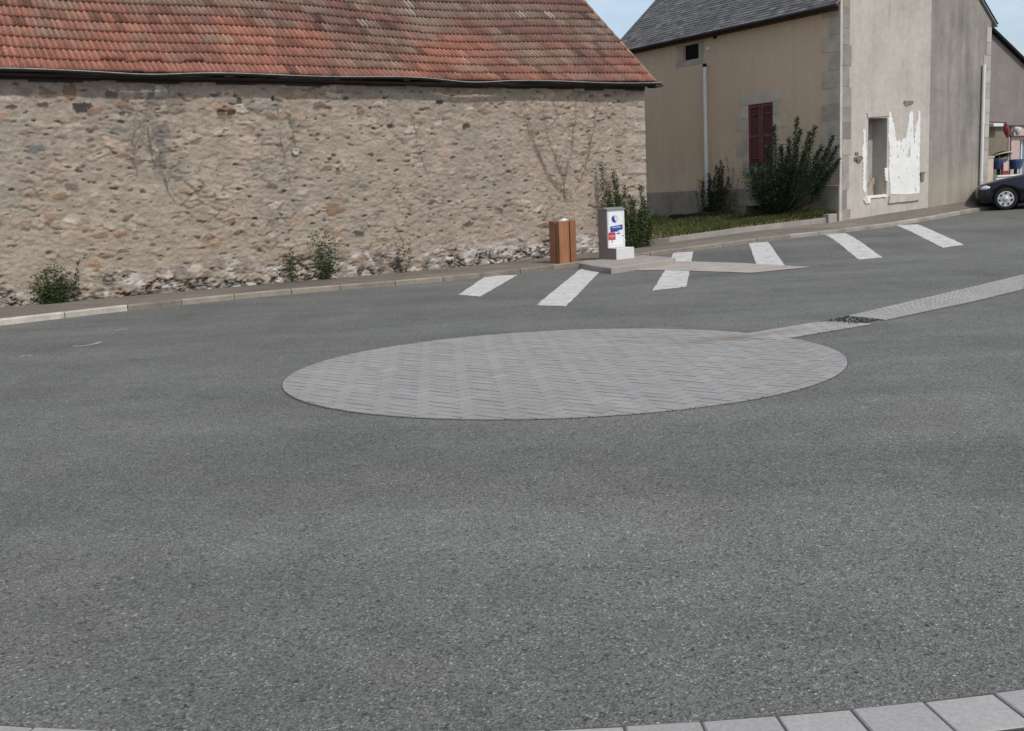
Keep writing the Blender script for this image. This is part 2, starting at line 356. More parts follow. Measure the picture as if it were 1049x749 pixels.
# kerb line and pavement in the barn frame (s, d)
KERB = smooth_line([(-26, 3.3), (-14.8, 2.86), (-13.34, 2.44), (-11.7, 2.2), (-9.92, 2.1), (-8.21, 2.38), (-6.83, 2.5), (-4.41, 2.16), (-2.4, 1.95), (-1.0, 2.0), (.5, 2.3), (1.3, 2.5), (2.6, 2.6), (4.0, 2.65), (6.4, 2.65), (9.4, 2.6), (16, 2.6), (40, 2.7)], 700, 31)
def zbase_barn(s): return np.interp(s, [-26, -14, -5, -2, 0, 1.0], [.04, .05, .06, .12, .18, .24])
def zbase_gable(s): return np.interp(s, [0, 1.73, 3.63, 5.67, 9, 16, 36], [.53, .63, .72, .83, .93, 1.1, 1.6])
BACK = lerp_pts([(-26, -.05), (-.3, -.05), (.02, .0), (.35, .42), (2.0, 1.05), (3.6, 1.5), (4.80, 1.76), (40, 1.76)], 700)   # wall bases and the border of the grass
def zback(s, d):
    zb = np.where(s < 0, zbase_barn(s), np.where(s < 4.8, np.interp(s, [0, .4, 2, 3.6, 4.8], [.18, .25, .38, .47, .53]), zbase_gable(s-4.81))); return zb
# match both lines by s
sv = np.unique(np.r_[np.linspace(-26, 12, 260), np.linspace(12, 40, 30)])
kd = np.interp(sv, KERB[:, 0], KERB[:, 1]); bd_ = np.interp(sv, BACK[:, 0], BACK[:, 1])
kz = np.array([terr(*FB(s, d, 0)[:2]) for s, d in zip(sv, kd)])
KH = .092
P = []
for s, k, b, z, zb in zip(sv, kd, bd_, kz, zback(sv, bd_)):
    P.append([FB(s, b-.3 if s < 0 else b, zb), FB(s, b+(k-.13-b)*.5, zb*.5+(z+KH-.012)*.5), FB(s, k-.12, z+KH-.012), FB(s, k-.12, z-.2)])
pav = grid_mesh('pavement', np.array(P), None, A['path'], smooth=False); tag(pav, kind='structure')
mb = MB(); s0 = -26.0
while s0 < 38:
    L = random.uniform(.85, 1.05); s1 = s0+L
    if s0 < -13.6: c = np.array([.40, .36, .31])*random.uniform(.93, 1.06)
    else: c = np.array([.225, .195, .16])*random.uniform(.78, 1.15)
    if s0 > 2: c = np.array([.27, .245, .21])*random.uniform(.85, 1.1)
    ss = np.linspace(s0+.006, s1-.006, 4); dd = np.interp(ss, KERB[:, 0], KERB[:, 1]); j = random.uniform(-.006, .006)
    for a in range(3):
        q = []
        for i in (a, a+1):
            z = float(terr(*FB(ss[i], dd[i], 0)[:2]))
            q.append([FB(ss[i], dd[i]+j, z-.1), FB(ss[i], dd[i]+j-.012, z+KH-.015), FB(ss[i], dd[i]+j-.03, z+KH), FB(ss[i], dd[i]-.15, z+KH+.002)])
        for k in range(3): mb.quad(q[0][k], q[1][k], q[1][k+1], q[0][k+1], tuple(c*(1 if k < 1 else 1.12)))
        if a == 0: mb.quad(*q[0], tuple(c))
        if a == 2: mb.quad(*q[1], tuple(c))
    s0 = s1
tag(mb.build('kerb', A['kerb'], loc=FB(-8, 2.4, 0)), kind='structure')

# ------------------------------------------------------------------ road markings, pavers
def decal(name, pts, m, dz=.004, sub=40):
    pts = [np.array(p, float) for p in pts]
    n = len(pts)
    if n == 4:
        g = np.zeros((sub+1, sub+1, 3))
        for i in range(sub+1):
            for j in range(sub+1):
                a, b = i/sub, j/sub
                if i in (0, sub): a += random.gauss(0, .012)
                if j in (0, sub): b += random.gauss(0, .005)
                q = (pts[0]*(1-a)+pts[1]*a)*(1-b)+(pts[3]*(1-a)+pts[2]*a)*b
                g[i, j] = (q[0], q[1], terr(q[0], q[1])+dz)
        c = g.reshape(-1, 3).mean(0); o = grid_mesh(name, g, None, m, loc=c)
    else:
        mb = MB(); mb.add([(p[0], p[1], terr(p[0], p[1])+dz) for p in pts], [tuple(range(n))]); o = mb.build(name, m, loc=pts[0])
    return tag(o, kind='structure')
STR = [[(498, 283), (530, 282), (492, 304), (470, 302)], [(595, 275), (617, 275), (580, 314), (549, 313)], [(690, 259), (710, 258), (703, 294), (668, 298)],
       [(767, 249), (787, 248), (804, 272), (775, 272)], [(844, 240), (866, 239), (904, 264), (880, 266)], [(918, 231), (940, 230), (988, 251), (966, 254)]]
for q in STR: decal('crossing_stripe', [at(*p) for p in q], A['paint'])
decal('concrete_apron', [at(*p) for p in [(604, 275.5), (652, 271.5), (700, 268), (760, 270), (832, 274), (770, 280), (680, 277), (636, 277.5)]], A['wedge'], .009)
# faint chalky scuffs on the tarmac
for pts, w in [([(75, 355), (88, 354.5), (100, 352), (102, 350.5)], .035), ([(118, 339), (124, 338), (131, 337.5)], .03), ([(20, 366), (27, 364.5), (32, 364.5)], .03)]:
    Pg = smooth_line(np.array([at(*p)[:2] for p in pts]), 14, 5); mb = MB()
    for a, b in zip(Pg[:-1], Pg[1:]):
        t = b-a; t = t/np.linalg.norm(t); nn = np.array([-t[1], t[0]])*w
        mb.quad(*[(q[0], q[1], terr(q[0], q[1])+.004) for q in (a-nn, b-nn, b+nn, a+nn)])
    tag(mb.build('road_marking', A['wedge'], loc=(*Pg[0], 0)), kind='structure')

CC, CR = np.array([.475, 9.665]), 2.45
def oval(p):
    d = np.array(p[:2])-CC; e = np.array([.9924, .1229]); f = np.array([-.1229, .9924]); q = CC+e*(d @ e)*1.05+f*(d @ f)*.966
    return (q[0], q[1], *p[2:])
def clip_circle(poly, c, r, inside=True, n=72):
    for k in range(n):
        a = 2*math.pi*k/n; nx = np.array([math.cos(a), math.sin(a)]); out = []
        for i in range(len(poly)):
            p, q = poly[i], poly[(i+1) % len(poly)]; dp, dq = (p-c) @ nx - r, (q-c) @ nx - r
            if dp <= 0: out.append(p)
            if (dp < 0) != (dq < 0) and dp != dq: out.append(p+(q-p)*dp/(dp-dq))
        poly = out
        if len(poly) < 3: return None
    return poly
def paver(mb, poly, h, c, gap=.0045):
    poly = [np.array(p) for p in poly]; ctr = sum(poly)/len(poly)
    ar = sum(p[0]*q[1]-p[1]*q[0] for p, q in zip(poly, poly[1:]+poly[:1])); sg_ = 1 if ar > 0 else -1
    cl = []
    for p, q in zip(poly, poly[1:]+poly[:1]):
        L = np.linalg.norm(q-p)
        if L > .004: nn = np.array([-(q-p)[1], (q-p)[0]])/L*sg_; cl.append((nn, nn @ p+gap))
    ins = poly
    for nn, c0 in cl:                       # keep what lies more than the gap inside every edge
        out = []
        for i in range(len(ins)):
            p, q = ins[i], ins[(i+1) % len(ins)]; dp, dq = nn @ p-c0, nn @ q-c0
            if dp >= 0: out.append(p)
            if (dp < 0) != (dq < 0): out.append(p+(q-p)*dp/(dp-dq))
        ins = out
        if len(ins) < 3: return
    if len(ins) < 3: return
    a = 0
    for i in range(len(ins)): p, q = ins[i], ins[(i+1) % len(ins)]; a += p[0]*q[1]-p[1]*q[0]
    if abs(a) < 2e-4: return
    mb.slab([tuple(p) for p in ins], lambda x, y: .001, lambda x, y: h, c)
def pcol(k=1.0): v = random.gauss(1, .036)*k; return (.266*v*random.uniform(.98, 1.03), .259*v, .244*v*random.uniform(.98, 1.02))
mb = MB(); w = .112; RI = CR; rot = R(45+4); ca, sa = math.cos(rot), math.sin(rot)
for i in range(-60, 60):
    for j in range(-30, 30):
        ox, oy = i*w+2*j*w, i*w-2*j*w
        if math.hypot(ox, oy) > CR+.5: continue
        for (x0, x1, y0, y1) in ((0, 2, 0, 1), (2, 3, -1, 1)):
            q = [np.array([ox+a*w, oy+b*w]) for a, b in ((x0, y0), (x1, y0), (x1, y1), (x0, y1))]
            q = [CC+np.array([ca*p[0]-sa*p[1], sa*p[0]+ca*p[1]]) for p in q]
            q = clip_circle(q, CC, RI)
            if q: paver(mb, q, .012+random.uniform(-.0018, .0018), pcol(1.06), .0056)
mb.v = [oval(p) for p in mb.v]
circ = mb.build('paved_circle', A['paver'], loc=(*CC, 0)); tag(circ, kind='structure')
mb = MB(); mb.add([(CC[0]+(CR+.003)*math.cos(2*math.pi*k/96), CC[1]+(CR+.003)*math.sin(2*math.pi*k/96), .004) for k in range(96)], [tuple(range(96))]); mb.v = [oval(p) for p in mb.v]
tag(mb.build('paving_bed', A['joint'], loc=(*CC, 0)), kind='structure')

# paved drain channel running from the circle past the grating
LU = np.array([at(*p)[:2] for p in [(742, 347), (842, 330.5), (868, 325), (1000, 294), (1049, 282)]])
LL = np.array([at(*p)[:2] for p in [(795, 349.5), (893, 333), (906, 329), (1000, 309), (1049, 297)]])
LU = np.vstack([LU, LU[-1]+(LU[-1]-LU[-2])*6]); LL = np.vstack([LL, LL[-1]+(LL[-1]-LL[-2])*6])
def chan(u, t):   # u along (0..), t across
    a = np.array([np.interp(u, np.arange(len(LU)), LU[:, k]) for k in range(2)]); b = np.array([np.interp(u, np.arange(len(LL)), LL[:, k]) for k in range(2)])
    return a*(1-t)+b*t
mb = MB(); bed = MB()
for u0, u1 in ((.0, 1.0), (2.0, 5.0)):
    L = sum(np.linalg.norm(chan(u0+(u1-u0)*(k+1)/40, .5)-chan(u0+(u1-u0)*k/40, .5)) for k in range(40)); n = int(L/.21)
    for r in range(5):
        for k in range(-1, n):
            o = .5*(r % 2); a, b = max(0, (k+o)/n), min(1, (k+1+o)/n)
            if b <= a: continue
            q = [chan(u0+(u1-u0)*x, y) for x, y in ((a, r/5), (b, r/5), (b, (r+1)/5), (a, (r+1)/5))]
            h = float(terr(*q[0])); paver2 = [tuple(p) for p in q]
            ctr = sum(q)/4; ins = [tuple(p+(ctr-p)*.075) for p in q]
            mb.slab(ins, lambda x, y: float(terr(x, y))-.01, lambda x, y: float(terr(x, y))+.018, pcol(1.2))
    for k in range(40):
        q = [chan(u0+(u1-u0)*x, y) for x, y in ((k/40, -.01), ((k+1)/40, -.01), ((k+1)/40, 1.01), (k/40, 1.01))]
        bed.add([(p[0], p[1], terr(p[0], p[1])+.0075) for p in q], [(0, 1, 2, 3)])
tag(mb.build('paved_channel', A['paver'], loc=(*LU[2], 0)), kind='structure')
tag(bed.build('channel_bed', A['joint'], loc=(*LU[2], 0)), kind='structure')

# foreground border of pavers, an arc
AC, AR = np.array([.134, 11.663]), 8.735
mb = MB(); bed = MB(); wa = .232/AR; a = -math.pi/2-.62
while a < -math.pi/2+.62:
    c = np.array([.312, .303, .288])*random.gauss(1, .05)
    q = [AC+r*np.array([math.cos(x), math.sin(x)]) for r, x in ((AR, a), (AR, a+wa), (AR+.205, a+wa), (AR+.205, a))]
    ctr = sum(q)/4; ins = [p+(ctr-p)*.028 for p in q]; z = .009+random.uniform(-.0015, .0015)
    n = len(ins); lo = [(p[0], p[1], .0) for p in ins]; mid = [(p[0], p[1], z-.005) for p in ins]; top = [(*(p+(ctr-p)*.04), z) for p in ins]
    mb.add(lo+mid+top, [(i, (i+1) % 4, 4+(i+1) % 4, 4+i) for i in range(4)]+[(4+i, 4+(i+1) % 4, 8+(i+1) % 4, 8+i) for i in range(4)]+[(8, 9, 10, 11)], tuple(c))
    q = [AC+r*np.array([math.cos(x), math.sin(x)]) for r, x in ((AR-.006, a), (AR-.006, a+wa), (AR+.212, a+wa), (AR+.212, a))]
    bed.add([(p[0], p[1], .004) for p in q], [(0, 1, 2, 3)]); a += wa
tag(mb.build('paver_border', A['paver'], loc=(*(AC-np.array([0, AR])), 0)), kind='structure')
tag(bed.build('border_bed', A['joint'], loc=(*(AC-np.array([0, AR])), 0)), kind='structure')

# drain grating with stones caught in it
GQ = [at(*p)[:2] for p in [(838, 331.5), (868, 324.8), (899, 328.4), (870, 335.0)]]
gc = sum(GQ)/4; gz = float(terr(*gc)); gt = thing('drain_grate', (*gc, gz), 'dark cast iron drain grating set in the paved channel, full of stones', 'drain')
gp = lambda a, b: (GQ[0]*(1-a)+GQ[1]*a)*(1-b)+(GQ[3]*(1-a)+GQ[2]*a)*b
mb = MB()
for a0, a1, b0, b1 in ((0, .07, 0, 1), (.93, 1, 0, 1), (.07, .93, 0, .07), (.07, .93, .93, 1)):
    mb.slab([tuple(gp(a, b)) for a, b in ((a0, b0), (a1, b0), (a1, b1), (a0, b1))], lambda x, y: gz-.02, lambda x, y: gz+.015)
mb.build('frame', A['iron'], gt)
mb = MB()
for k in range(9):
    a = .09+k*.093
    mb.slab([tuple(gp(x, y)) for x, y in ((a, .08), (a+.045, .08), (a+.045, .92), (a, .92))], lambda x, y: gz-.02, lambda x, y: gz+.011)
for b in (.32, .62): mb.slab([tuple(gp(x, y)) for x, y in ((.08, b), (.92, b), (.92, b+.04), (.08, b+.04))], lambda x, y: gz-.02, lambda x, y: gz+.013)
mb.build('grating', A['iron'], gt)
mb = MB(); mb.slab([tuple(gp(x, y)) for x, y in ((.03, .03), (.97, .03), (.97, .97), (.03, .97))], lambda x, y: gz-.02, lambda x, y: gz+.006); mb.build('gully', A['dark'], gt)
def pebble(mb, p, r, c):
    a = [np.array(p)+np.array([random.gauss(0, 1), random.gauss(0, 1), 0])*0 + r*np.array(v)*random.uniform(.7, 1.2) for v in ((1, 0, 0), (0, 1, 0), (-1, 0, 0), (0, -1, 0), (0, 0, .8), (0, 0, -.5))]
    mb.add(a, [(0, 1, 4), (1, 2, 4), (2, 3, 4), (3, 0, 4), (1, 0, 5), (2, 1, 5), (3, 2, 5), (0, 3, 5)], c)
mb = MB()
for k in range(240):
    a, b = random.uniform(.0, 1.0), random.uniform(.0, 1.0); q = gp(a, b); v = random.choice([.03, .05, .07, .09, .12, .16, .25])
    pebble(mb, (q[0], q[1], gz+.016), random.uniform(.006, .016), (v, v, v*1.02))
o = mb.build('gravel', A['stone_bit'], gt); o['kind'] = 'stuff'

# ------------------------------------------------------------------ stone barn
EZ = 4.06
barn = thing('stone_barn', FB(-8, -4, .05), 'long rubble stone barn under a sagging orange tiled roof', 'barn')
PAL = np.array([(.37, .30, .23), (.385, .285, .215), (.30, .215, .155), (.20, .135, .10), (.075, .06, .055), (.215, .205, .195), (.45, .39, .31), (.33, .27, .21), (.36, .22, .15)])
PW_ = np.array([.20, .14, .20, .16, .03, .05, .10, .10, .02]); PW_ = PW_/PW_.sum()
def stones(S, Z):
    zb = zbase_barn(S); hz = Z-zb
    ws = S+.13*(fbm(S*2.2, Z*2.2, 3, 21)-.5)+.05*(fbm(S*9, Z*9, 2, 23)-.5); wz = Z+.11*(fbm(S*2.2, Z*2.2, 3, 31)-.5)+.04*(fbm(S*9, Z*9, 2, 33)-.5)
    def cells(cw, ch, seed, jit=.85):
        r2 = np.random.default_rng(seed); n0, n1 = 260, 90
        jx, jy = r2.random((n0, n1)), r2.random((n0, n1)); sz = r2.random((n0, n1))
        gx, gy = (ws+40)/cw, (wz+1)/ch; ix, iy = np.floor(gx).astype(int), np.floor(gy).astype(int)
        f1 = np.full(S.shape, 9.); f2 = np.full(S.shape, 9.); idx = np.zeros(S.shape, int)
        for a in (-1, 0, 1):
            for b in (-1, 0, 1):
                i, j = (ix+a) % n0, (iy+b) % n1
                px = ix+a+.5*(j % 2)+jit*(jx[i, j]-.5); py = iy+b+.5+jit*(jy[i, j]-.5)
                d = np.hypot(gx-px-.25, gy-py)*(1.15-.4*sz[i, j])
                new = d < f1; f2 = np.where(new, f1, np.minimum(f2, d)); idx = np.where(new, i*n1+j, idx); f1 = np.where(new, d, f1)
        return f1, f2, idx, r2
    f1, f2, idx, r2 = cells(.31, .145, 3)
    ncell = 260*90; e = r2.random(ncell); bul = r2.random(ncell); tilt = r2.random((ncell, 2))-.5
    pc = PAL[r2.choice(len(PAL), ncell, p=PW_)]*(.86+.28*r2.random((ncell, 1)))
    n1_ = fbm(S*5, Z*5, 4, 41); n2 = fbm(S*14, Z*14, 3, 51); n3 = fbm(S*.6, Z*.6, 3, 61)
    # how much of the stones the pointing leaves bare: more near the top and the foot
    bare = .34*sst(2.9, 3.8, hz)+.22*sst(2.5, 3.3, hz)*sst(-9, -12.5, S)+.25*sst(.7, .2, hz)+.5*(n3-.5)+.10*sst(-5, -1, S)-.14
    ex = np.clip(e[idx]*.95+bare-.18, 0, 1.2)
    edge = (f2-f1)+.34*(n1_-.5)+.30*(n2-.5)
    thr = .50-.40*np.clip(ex, 0, 1)
    m = sst(thr, thr+.10, edge)*sst(.12, .40, ex)*(.28+.72*bul[idx]**1.3)
    mort = np.array([.303, .252, .204]); C = np.ones(S.shape+(3,))*mort
    yl = sst(.45, .7, fbm(S*.45+3, Z*.7, 3, 71))[..., None]; C = C*(1-yl*.5)+np.array([.318, .270, .205])*yl*.5
    gr = sst(.46, .72, fbm(S*.5+9, Z*.6, 4, 81))[..., None]; C = C*(1-gr*.55)+np.array([.255, .226, .19])*gr*.55
    pk = (sst(-9, -2, S)*sst(.35, .65, fbm(S*.8, Z*.8, 3, 85)))[..., None]; C = C*(1-pk*.4)+np.array([.295, .235, .19])*pk*.4
    C *= (1+.22*(n1_-.5)+.16*(n2-.5))[..., None]
    ghost = (sst(.03, .35, edge)*.34*sst(.1, .45, ex))[..., None]; C = C*(1-ghost)+(mort*.45+pc[idx]*.55)*ghost
    C = C*(1-m[..., None]*.9)+pc[idx]*(1+.3*(n2-.5))[..., None]*m[..., None]*.9
    n4 = fbm(S*5.5, Z*15, 3, 55); n5 = fbm(S*16, Z*34, 2, 57)
    H = .010*(n1_-.5)+.014*(n2-.5)+.025*(n3-.5)+.020*(n4-.5)+.020*(n5-.5)
    C *= (1+.26*(n4-.5)+.34*(n5-.5))[..., None]
    # proud or sunk stones, pillow shaped, tilted so that their lower or upper edge stands out
    pill = sst(0, .45, edge)
    gate = .15+.65*sst(.2, .55, ex)
    H = H+gate*pill*(.008+.020*bul[idx])+gate*pill*.022*((tilt[idx, 1]))*np.sin((wz/.145)*6.28)*.5
    H = H-.012*m*(e[idx] < .5)
    jn = sst(.13, .02, (f2-f1)+.34*(n1_-.5)+.30*(n2-.5))*sst(.5, .75, fbm(S*1.1, Z*1.6, 3, 47)+.3*(ex-.35))
    H = H-.016*jn; C = C*(1-jn[..., None]*.55)+np.array([.15, .115, .09])*jn[..., None]*.55
    # thin dark gaps and chips, mostly lying flat
    g1, g2, gi, r3 = cells(.25, .085, 9, .95)
    ge = r3.random(ncell); gs = .09+.24*r3.random(ncell)**1.5
    hole = sst(1.0, .6, g1/gs[gi]+1.3*(n2-.5))*(ge[gi] > .64-.10*sst(2.6, 3.8, Z))
    hc = np.array([(.11, .075, .055), (.17, .115, .08), (.22, .17, .13), (.06, .05, .045)])[r3.integers(0, 4, ncell)]
    C = C*(1-hole[..., None]*.85)+hc[gi]*hole[..., None]*.85
    H = H-.022*hole
    # crumbled open joints at the foot, with salt bloom
    foot = sst(.62, .22, hz+.35*(fbm(S*1.7, Z*0+1, 3, 91)-.5))*sst(-16.5, -13, S)
    salt = foot*sst(.44, .60, fbm(S*4.3, Z*7, 4, 95)+.16*sst(-11, -4, S)-.07)
    C = C*(1-salt[..., None]*.75)+np.array([.50, .475, .44])*(1+.5*(n2-.5))[..., None]*salt[..., None]*.75
    lowst = foot*sst(.05, .2, g2-g1+.3*(n2-.5))*(r3.random(ncell)[gi] > .62)
    C = C*(1-lowst[..., None]*.75)+np.array([.17, .15, .135])*(1+.5*(n2-.5))[..., None]*lowst[..., None]*.75
    open_ = sst(.55, .28, hz+.3*(fbm(S*1.3, Z*0, 3, 97)-.5))*np.maximum(sst(.14, .03, (f2-f1)+.3*(n2-.5)), sst(.20, .06, (g2-g1)+.35*(n2-.5)))*sst(.49, .58, fbm(S*2.9, Z*4.5, 4, 99)+.12*sst(.3, .05, hz))
    C = C*(1-open_[..., None]*.9)+np.array([.04, .033, .028])*open_[..., None]*.9; H = H-.03*open_
    # single stones one notices
    for px, py, rx, rz, c, up in [(88, 109, .21, .085, (.04, .033, .035), 1), (40, 150, .17, .07, (.10, .115, .12), 0), (100, 112, .16, .07, (.25, .165, .115), 1), (52, 95, .22, .09, (.19, .125, .09), 1), (73, 93, .13, .13, (.20, .12, .09), 1),
                                  (115, 97, .12, .08, (.12, .085, .07), 1), (45, 107, .14, .055, (.10, .065, .05), 1), (200, 145, .14, .055, (.21, .12, .09), 0), (238, 116, .08, .065, (.045, .033, .03), -1), (228, 116, .09, .06, (.11, .08, .065), -1),
                                  (281, 101, .07, .06, (.03, .026, .025), -1), (245, 103, .07, .055, (.08, .06, .05), -1), (296, 101, .09, .08, (.24, .175, .13), 0), (342, 213, .22, .11, (.21, .135, .085), 1), (220, 246, .17, .1, (.32, .205, .145), 0), (305, 222, .17, .11, (.33, .235, .17), 0), (347, 238, .15, .13, (.34, .24, .175), 0),
                                  (264, 168, .1, .09, (.23, .215, .18), 1), (388, 265, .13, .15, (.12, .11, .105), 0), (372, 266, .12, .13, (.25, .19, .14), 0), (54, 221, .15, .085, (.29, .19, .14), 1), (85, 231, .13, .08, (.27, .2, .14), 0), (62, 200, .14, .06, (.26, .18, .12), 1), (40, 200, .14, .05, (.19, .15, .115), 0),
                                  (103, 239, .16, .05, (.21, .15, .11), 1), (125, 238, .13, .04, (.23, .12, .07), 1), (132, 222, .14, .035, (.15, .11, .08), 1), (127, 255, .14, .035, (.17, .12, .09), 1), (400, 129, .09, .04, (.06, .045, .035), -1), (480, 129, .1, .04, (.06, .045, .035), -1), (450, 104, .11, .045, (.06, .045, .04), -1), (370, 111, .11, .085, (.15, .10, .075), 0)]:
        s_, z_ = bpl(px, py); an = .5*math.sin(px*7.1); da, dz2 = ws-s_+.02, wz-z_+.02; rr = np.maximum(np.abs(da*math.cos(an*.4)+dz2*math.sin(an*.4))/rx*1.05+.25*np.abs(dz2)/rz, np.abs(dz2*math.cos(an*.4)-da*math.sin(an*.4))/rz)+.75*(n1_-.5)+.6*(n2-.5)+.25*(n5-.5)
        k = sst(1.02, .82, rr)[..., None]*(.92 if up != 0 else .7); C = C*(1-k)+np.array(c)*(1+.35*(n2-.5))[..., None]*k; H = H*(1-k[..., 0]*.6)+k[..., 0]*(.02*up)
    # dressed corner stones
    row = np.floor((Z+.1)/.33).astype(int); ln = np.where(row % 2 == 0, .62, .38); r4 = np.random.default_rng(2); rc = r4.random(20)
    fr = np.minimum(np.minimum(((Z+.1)/.33-row)*.33, (1-((Z+.1)/.33-row))*.33), S+ln)-.03*n2-.03*n1_
    cm = sst(.0, .03, fr)*(S > -ln); cj = (S > -ln)*(1-sst(.0, .03, fr))
    qc = np.array([.40, .345, .295])*(.85+.25*rc[row % 20])[..., None]*(1+.3*(n1_-.5))[..., None]
    cm = cm*sst(.25, .55, fbm(S*2.5, Z*2.5, 3, 19)+.12); C = C*(1-cm[..., None]*.6)+qc*cm[..., None]*.6; H = H*(1-cm*.5)+cm*.014; C = C*(1-cj[..., None]*.25)+np.array([.2, .165, .135])*cj[..., None]*.25
    # grey lichen run-off under a leak in the gutter
    for cs, wd, z0, z1, st in [(bpl(150, 150)[0], .55, 1.9, 3.9, .5), (bpl(168, 150)[0], .25, 1.6, 3.9, .55), (bpl(600, 150)[0], .5, 2.5, 3.95, .35), (bpl(320, 150)[0], .9, 2.2, 3.4, .15)]:
        k = np.exp(-((S-cs+.25*(fbm(S*0, Z*1.5, 3, 15)-.5))/wd)**2)*sst(z0, z0+.8, Z)*sst(z1+.2, z1-.4, Z)*sst(.42, .60, fbm(S*9, Z*5, 4, 17))*st
        C = C*(1-k[..., None])+np.array([.14, .13, .12])*k[..., None]
    return H, np.clip(C, .015, .75)
s_ = np.r_[np.linspace(-22, -15.8, 80)[:-1], np.linspace(-15.8, 0, 800)]; z_ = np.linspace(-.15, EZ+.10, 216)
S, Z = np.meshgrid(s_, z_, indexing='ij'); H, C = stones(S, Z)
P = B0+U*S[..., None]+N*H[..., None]+np.array([0, 0, 1.])*Z[..., None]
P = np.concatenate([P, (B0+N*(-.45)+np.array([0, 0, 1.])*Z[-1][:, None])[None]+U*(H[-1][None, :, None]*.6)], 0); C = np.concatenate([C, C[-1:]], 0)
grid_mesh('wall', P, C, A['wall'], barn)
TP = R(40.6); DE, ZE = .24, 4.03; ridge_t = (4.0+DE)/math.cos(TP)
mb = MB(); prof = [(-.07, -.2), (-.07, EZ-.05), (-4.0, EZ-.05+(4.0-.07)*math.tan(TP)-.16), (-7.93, EZ-.05), (-7.93, -.2)]
n = len(prof); Pv = [FB(-22, d, z) for d, z in prof]+[FB(-.02, d, z) for d, z in prof]
mb.add(Pv, [tuple(range(n)), tuple(range(n, 2*n))]+[(i, (i+1) % n, n+(i+1) % n, n+i) for i in range(n)]); mb.build('gable_wall', A['barnside'], barn)

def sag(s, t):
    f = np.sin(np.clip(t/ridge_t, 0, 1)*math.pi*.9+.25)
    return -.20*np.exp(-((s+4.6)/2.8)**2)*f-.07*np.exp(-((s+12)/2.0)**2)*f+.05*(fbm(s*.35, t*.5, 3, 7)-.5)-.02*sst(-2, .2, s)*0
def roofpt(s, t, h): # slope point lifted h along the slope's normal
    hh = h+sag(s, t)
    return B0+U*np.asarray(s)[..., None]+N*(DE-np.asarray(t)*math.cos(TP)+hh*math.sin(TP))[..., None]+np.array([0, 0, 1.])*(ZE+np.asarray(t)*math.sin(TP)+hh*math.cos(TP))[..., None]
per = .105; step = per/6; ss = np.arange(-22, .13, step); EX = .335; nrow = int(ridge_t/EX)+1
rows = []; cols = []
r5 = np.random.default_rng(8)
for r in range(nrow):
    t0 = r*EX; tid = np.floor((ss+22)/(2*per)+.5*(r % 2)).astype(int); nt = tid.max()+2
    jl, jt, ph = r5.normal(0, .004, nt), r5.normal(0, .008, nt), 0
    lift = jl[tid]; tj = jt[tid]+.014*(fbm(ss*.9, ss*0+r*3.1, 3, 4)-.5)*2
    if r == 1:
        for a, b in [(-12.35, -11.95), (-11.7, -11.3), (-10.9, -10.5)]: k = (ss > a) & (ss < b); lift = np.where(k, lift+.035, lift); tj = np.where(k, tj+.05, tj)
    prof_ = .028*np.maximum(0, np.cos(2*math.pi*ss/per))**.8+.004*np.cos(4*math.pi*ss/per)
    tl = np.full(len(ss), t0)+tj; tu = np.minimum(t0+EX+.05, ridge_t)+0*ss
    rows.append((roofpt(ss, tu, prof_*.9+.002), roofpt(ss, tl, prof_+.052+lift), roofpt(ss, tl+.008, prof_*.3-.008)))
    # colour of each tile: fired clay, bleached, sooty or grown over with lichen
    u = r5.random((nt, 3)); tt = t0/ridge_t
    sx = ss; nz = fbm(sx*.55+2, np.full_like(sx, t0*.55), 4, 12); nz2 = fbm(sx*1.6, np.full_like(sx, t0*1.6), 3, 14)
    dark = np.clip(sst(.04, .46, tt+.9*(nz-.5)), 0, 1); lich = sst(.42, .70, nz2+.24*(nz-.45)+.3*(tt-.25)*(tt < .5)-.12*(tt < .07)-.06*sst(.45, .8, tt))*.58
    base = np.array([.315, .138, .095])[None]*(.78+.44*u[tid, :1]); base = base*(1-.25*u[tid, 1:2]*0)
    dk = np.array([.150, .090, .078])[None]*(.8+.4*u[tid, 1:2]); lc = np.array([.255, .195, .145])[None]*(.8+.4*u[tid, 2:3])
    c = base*(1-dark[:, None]*.88)+dk*dark[:, None]*.88; c = c*(1-lich[:, None])+lc*lich[:, None]
    odd = (u[tid, 2] > .93)[:, None]; c = np.where(odd, c*.62, c)
    white = ((u[tid, 0] > .96) & (tt > .3) & (np.cos(2*math.pi*ss/per) > .2))[:, None]; c = np.where(white, np.array([[.34, .29, .25]]), c)
    val = (.62+.38*sst(-.5, .5, np.cos(2*math.pi*ss/per)))[:, None]; c = c*val*(.85+.3*r5.random((len(ss), 1)))  # valleys coloured darker: dirt, plus rib shading the frontal sun lacks
    cols.append((c*.9, c, c*.25+np.array([.006, .005, .004])))  # tile lips blackened in colour to strengthen the shadow line under each row
mb_v = []; mb_f = []; mb_c = []
for (a, b, c3), (ca_, cb, cc) in zip(rows, cols):
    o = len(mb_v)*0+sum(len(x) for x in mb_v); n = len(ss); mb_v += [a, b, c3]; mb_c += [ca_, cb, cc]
    i = np.arange(n-1)
    mb_f.append(np.stack([o+i, o+n+i, o+n+i+1, o+i+1], -1)); mb_f.append(np.stack([o+n+i, o+2*n+i, o+2*n+i+1, o+n+i+1], -1))
Vv = np.concatenate(mb_v)-np.array(barn['_b']); Ff = np.concatenate(mb_f)
Ff = Ff[:, ::-1]
me = bpy.data.meshes.new('roof'); me.vertices.add(len(Vv)); me.vertices.foreach_set('co', Vv.astype(np.float32).ravel()); me.loops.add(Ff.size); me.loops.foreach_set('vertex_index', Ff.ravel().astype(np.int32))
me.polygons.add(len(Ff)); me.polygons.foreach_set('loop_start', (np.arange(len(Ff))*4).astype(np.int32))
